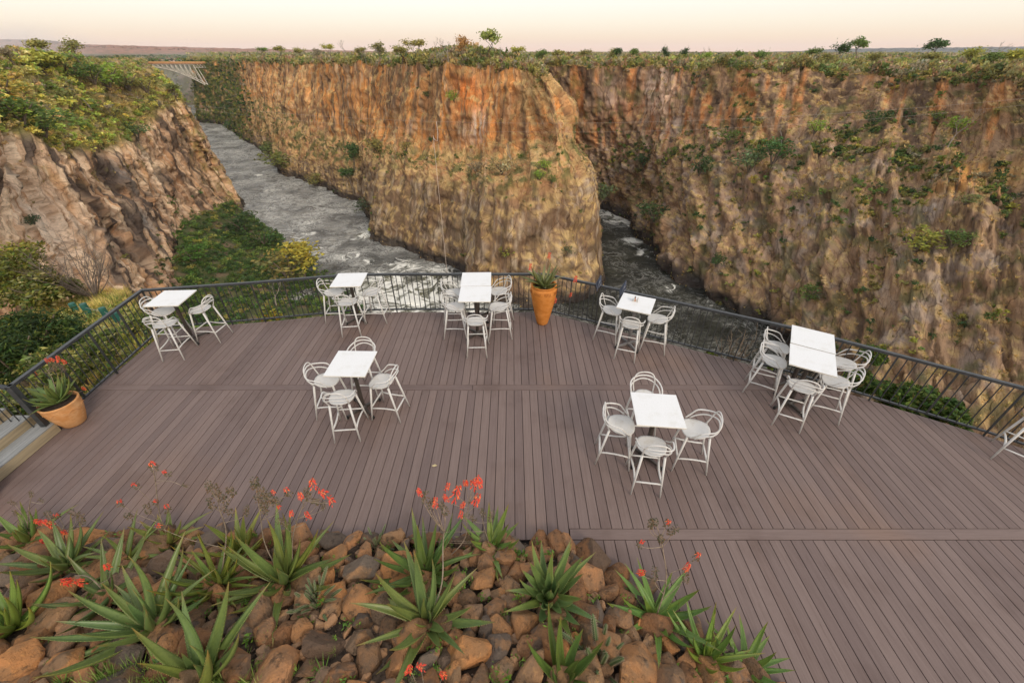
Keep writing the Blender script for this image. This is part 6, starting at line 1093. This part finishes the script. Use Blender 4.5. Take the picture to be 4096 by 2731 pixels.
# ------------------------------------------------------------------ bridge
MBR = m_plain('silver_paint', (.55, .50, .42), .6, .15, .2, obj=False); MRL = m_plain('rust_rail', (.42, .20, .09), .8, .2, .3, obj=False)
BD = 940.; cxm = -690.; br = empty('arch_bridge', (cxm, BD, -15.3)); tag(br, 'silver steel arch bridge with a brown deck spanning the gorge in the distance', 'bridge'); half = 95.; npn = 10
def low_z(t): return -4.0 - 29 * t ** 2.0
for side, yy in ((0, 0.), (1, 9.)):
    b = MB(); b.tube([(-half * .9, yy, 0), (half * .9, yy, 0)], .75, 4); b.build('top_chord', MBR, br); b = MB(); b.tube([(half * s, yy, low_z(abs(s))) for s in np.linspace(-1, 1, 21)], .85, 4); b.build('arch_chord', MBR, br)
    for s in (-1, 1):
        xs_ = [s * half * .9 * i / npn for i in range(npn + 1)]
        for i in range(npn + 1):
            t = min(1, abs(xs_[i] / half) + (.10 if i == npn else 0.02)); b = MB(); b.tube([(xs_[i], yy, 0), (s * half * t, yy, low_z(t))], .55 if i < npn else .8, 4); b.build('strut', MBR, br)
            if i > 0: t0 = abs(xs_[i]) / half; b = MB(); b.tube([(xs_[i - 1], yy, 0), (xs_[i], yy, low_z(t0 + .02))], .5, 4); b.build('diagonal', MBR, br)
        for i in range(6): x0 = s * half * (.9 + .03 * i); b = MB(); b.tube([(x0, yy, 0 if i % 2 else -5), (x0 + s * 3, yy, -5 if i % 2 else 0)], .35, 4); b.build('approach_brace', MBR, br)
        b = MB(); b.tube([(s * half * .9, yy, -5), (s * half * 1.09, yy, -5)], .4, 4); b.build('approach_chord', MBR, br)
b = MB(); b.box((0, 4.5, 1.9), (half * 2.2, 12, 1.6)); b.build('deck', MRL, br)
for yy in (-1.5, 10.5): b = MB(); b.box((0, yy, 3.6), (half * 2.2, .3, 1.5)); b.build('parapet', m_plain('tan_parapet', (.50, .27, .10), .8, .1, .3, obj=False), br)

# ------------------------------------------------------------------ spray and haze
def vol(name, loc, sc, dens, label, ns):
    m, n = mat_new(name); pv = nd(n, 'VolumePrincipled'); pv.inputs['Color'].default_value = (.93, .92, .95, 1); pv.inputs['Anisotropy'].default_value = .1; tcn = nd(n, 'TexCoord').outputs['Object']; ln = nd(n, 'VectorMath', {'operation': 'LENGTH'}, i0=tcn).outputs['Value']; f = ramp(n, ln, 1.0, .25); v = noise(n, tcn, ns, 4); d = nd(n, 'Math', {'operation': 'MULTIPLY'}, i0=nd(n, 'Math', {'operation': 'MULTIPLY'}, i0=f, i1=ramp(n, v, .3, .65)).outputs[0], i1=dens).outputs[0]
    n.links.new(d, pv.inputs['Density']); o = n.nodes.new('ShaderNodeOutputMaterial'); n.links.new(pv.outputs[0], o.inputs[1]); ob = link(name, mesh_np(name, IV, IF, m, None, True), None, loc, None, sc); tag(ob, label, 'mist', kind='stuff')
vol('spray_mist', (-790, 1180, -45), (170, 90, 75), .0035, 'pale waterfall spray rising in the gorge behind the bridge', 1.6)
vol('spray_mist', (-1500, 1500, 20), (330, 200, 75), .0035, 'white spray drifting over the far left skyline', 1.3)
m, n = mat_new('haze_air'); pv = nd(n, 'VolumePrincipled'); pv.inputs['Color'].default_value = (.90, .93, 1.0, 1); pv.inputs['Density'].default_value = .000028; o_ = n.nodes.new('ShaderNodeOutputMaterial'); n.links.new(pv.outputs[0], o_.inputs[1])
b = MB(); b.box((0, 0, 0), (19000, 17400, 286)); hz = b.build('haze', m); hz.location = (0, 8000, 25); tag(hz, 'thin air haze over the whole gorge', 'haze', kind='stuff')
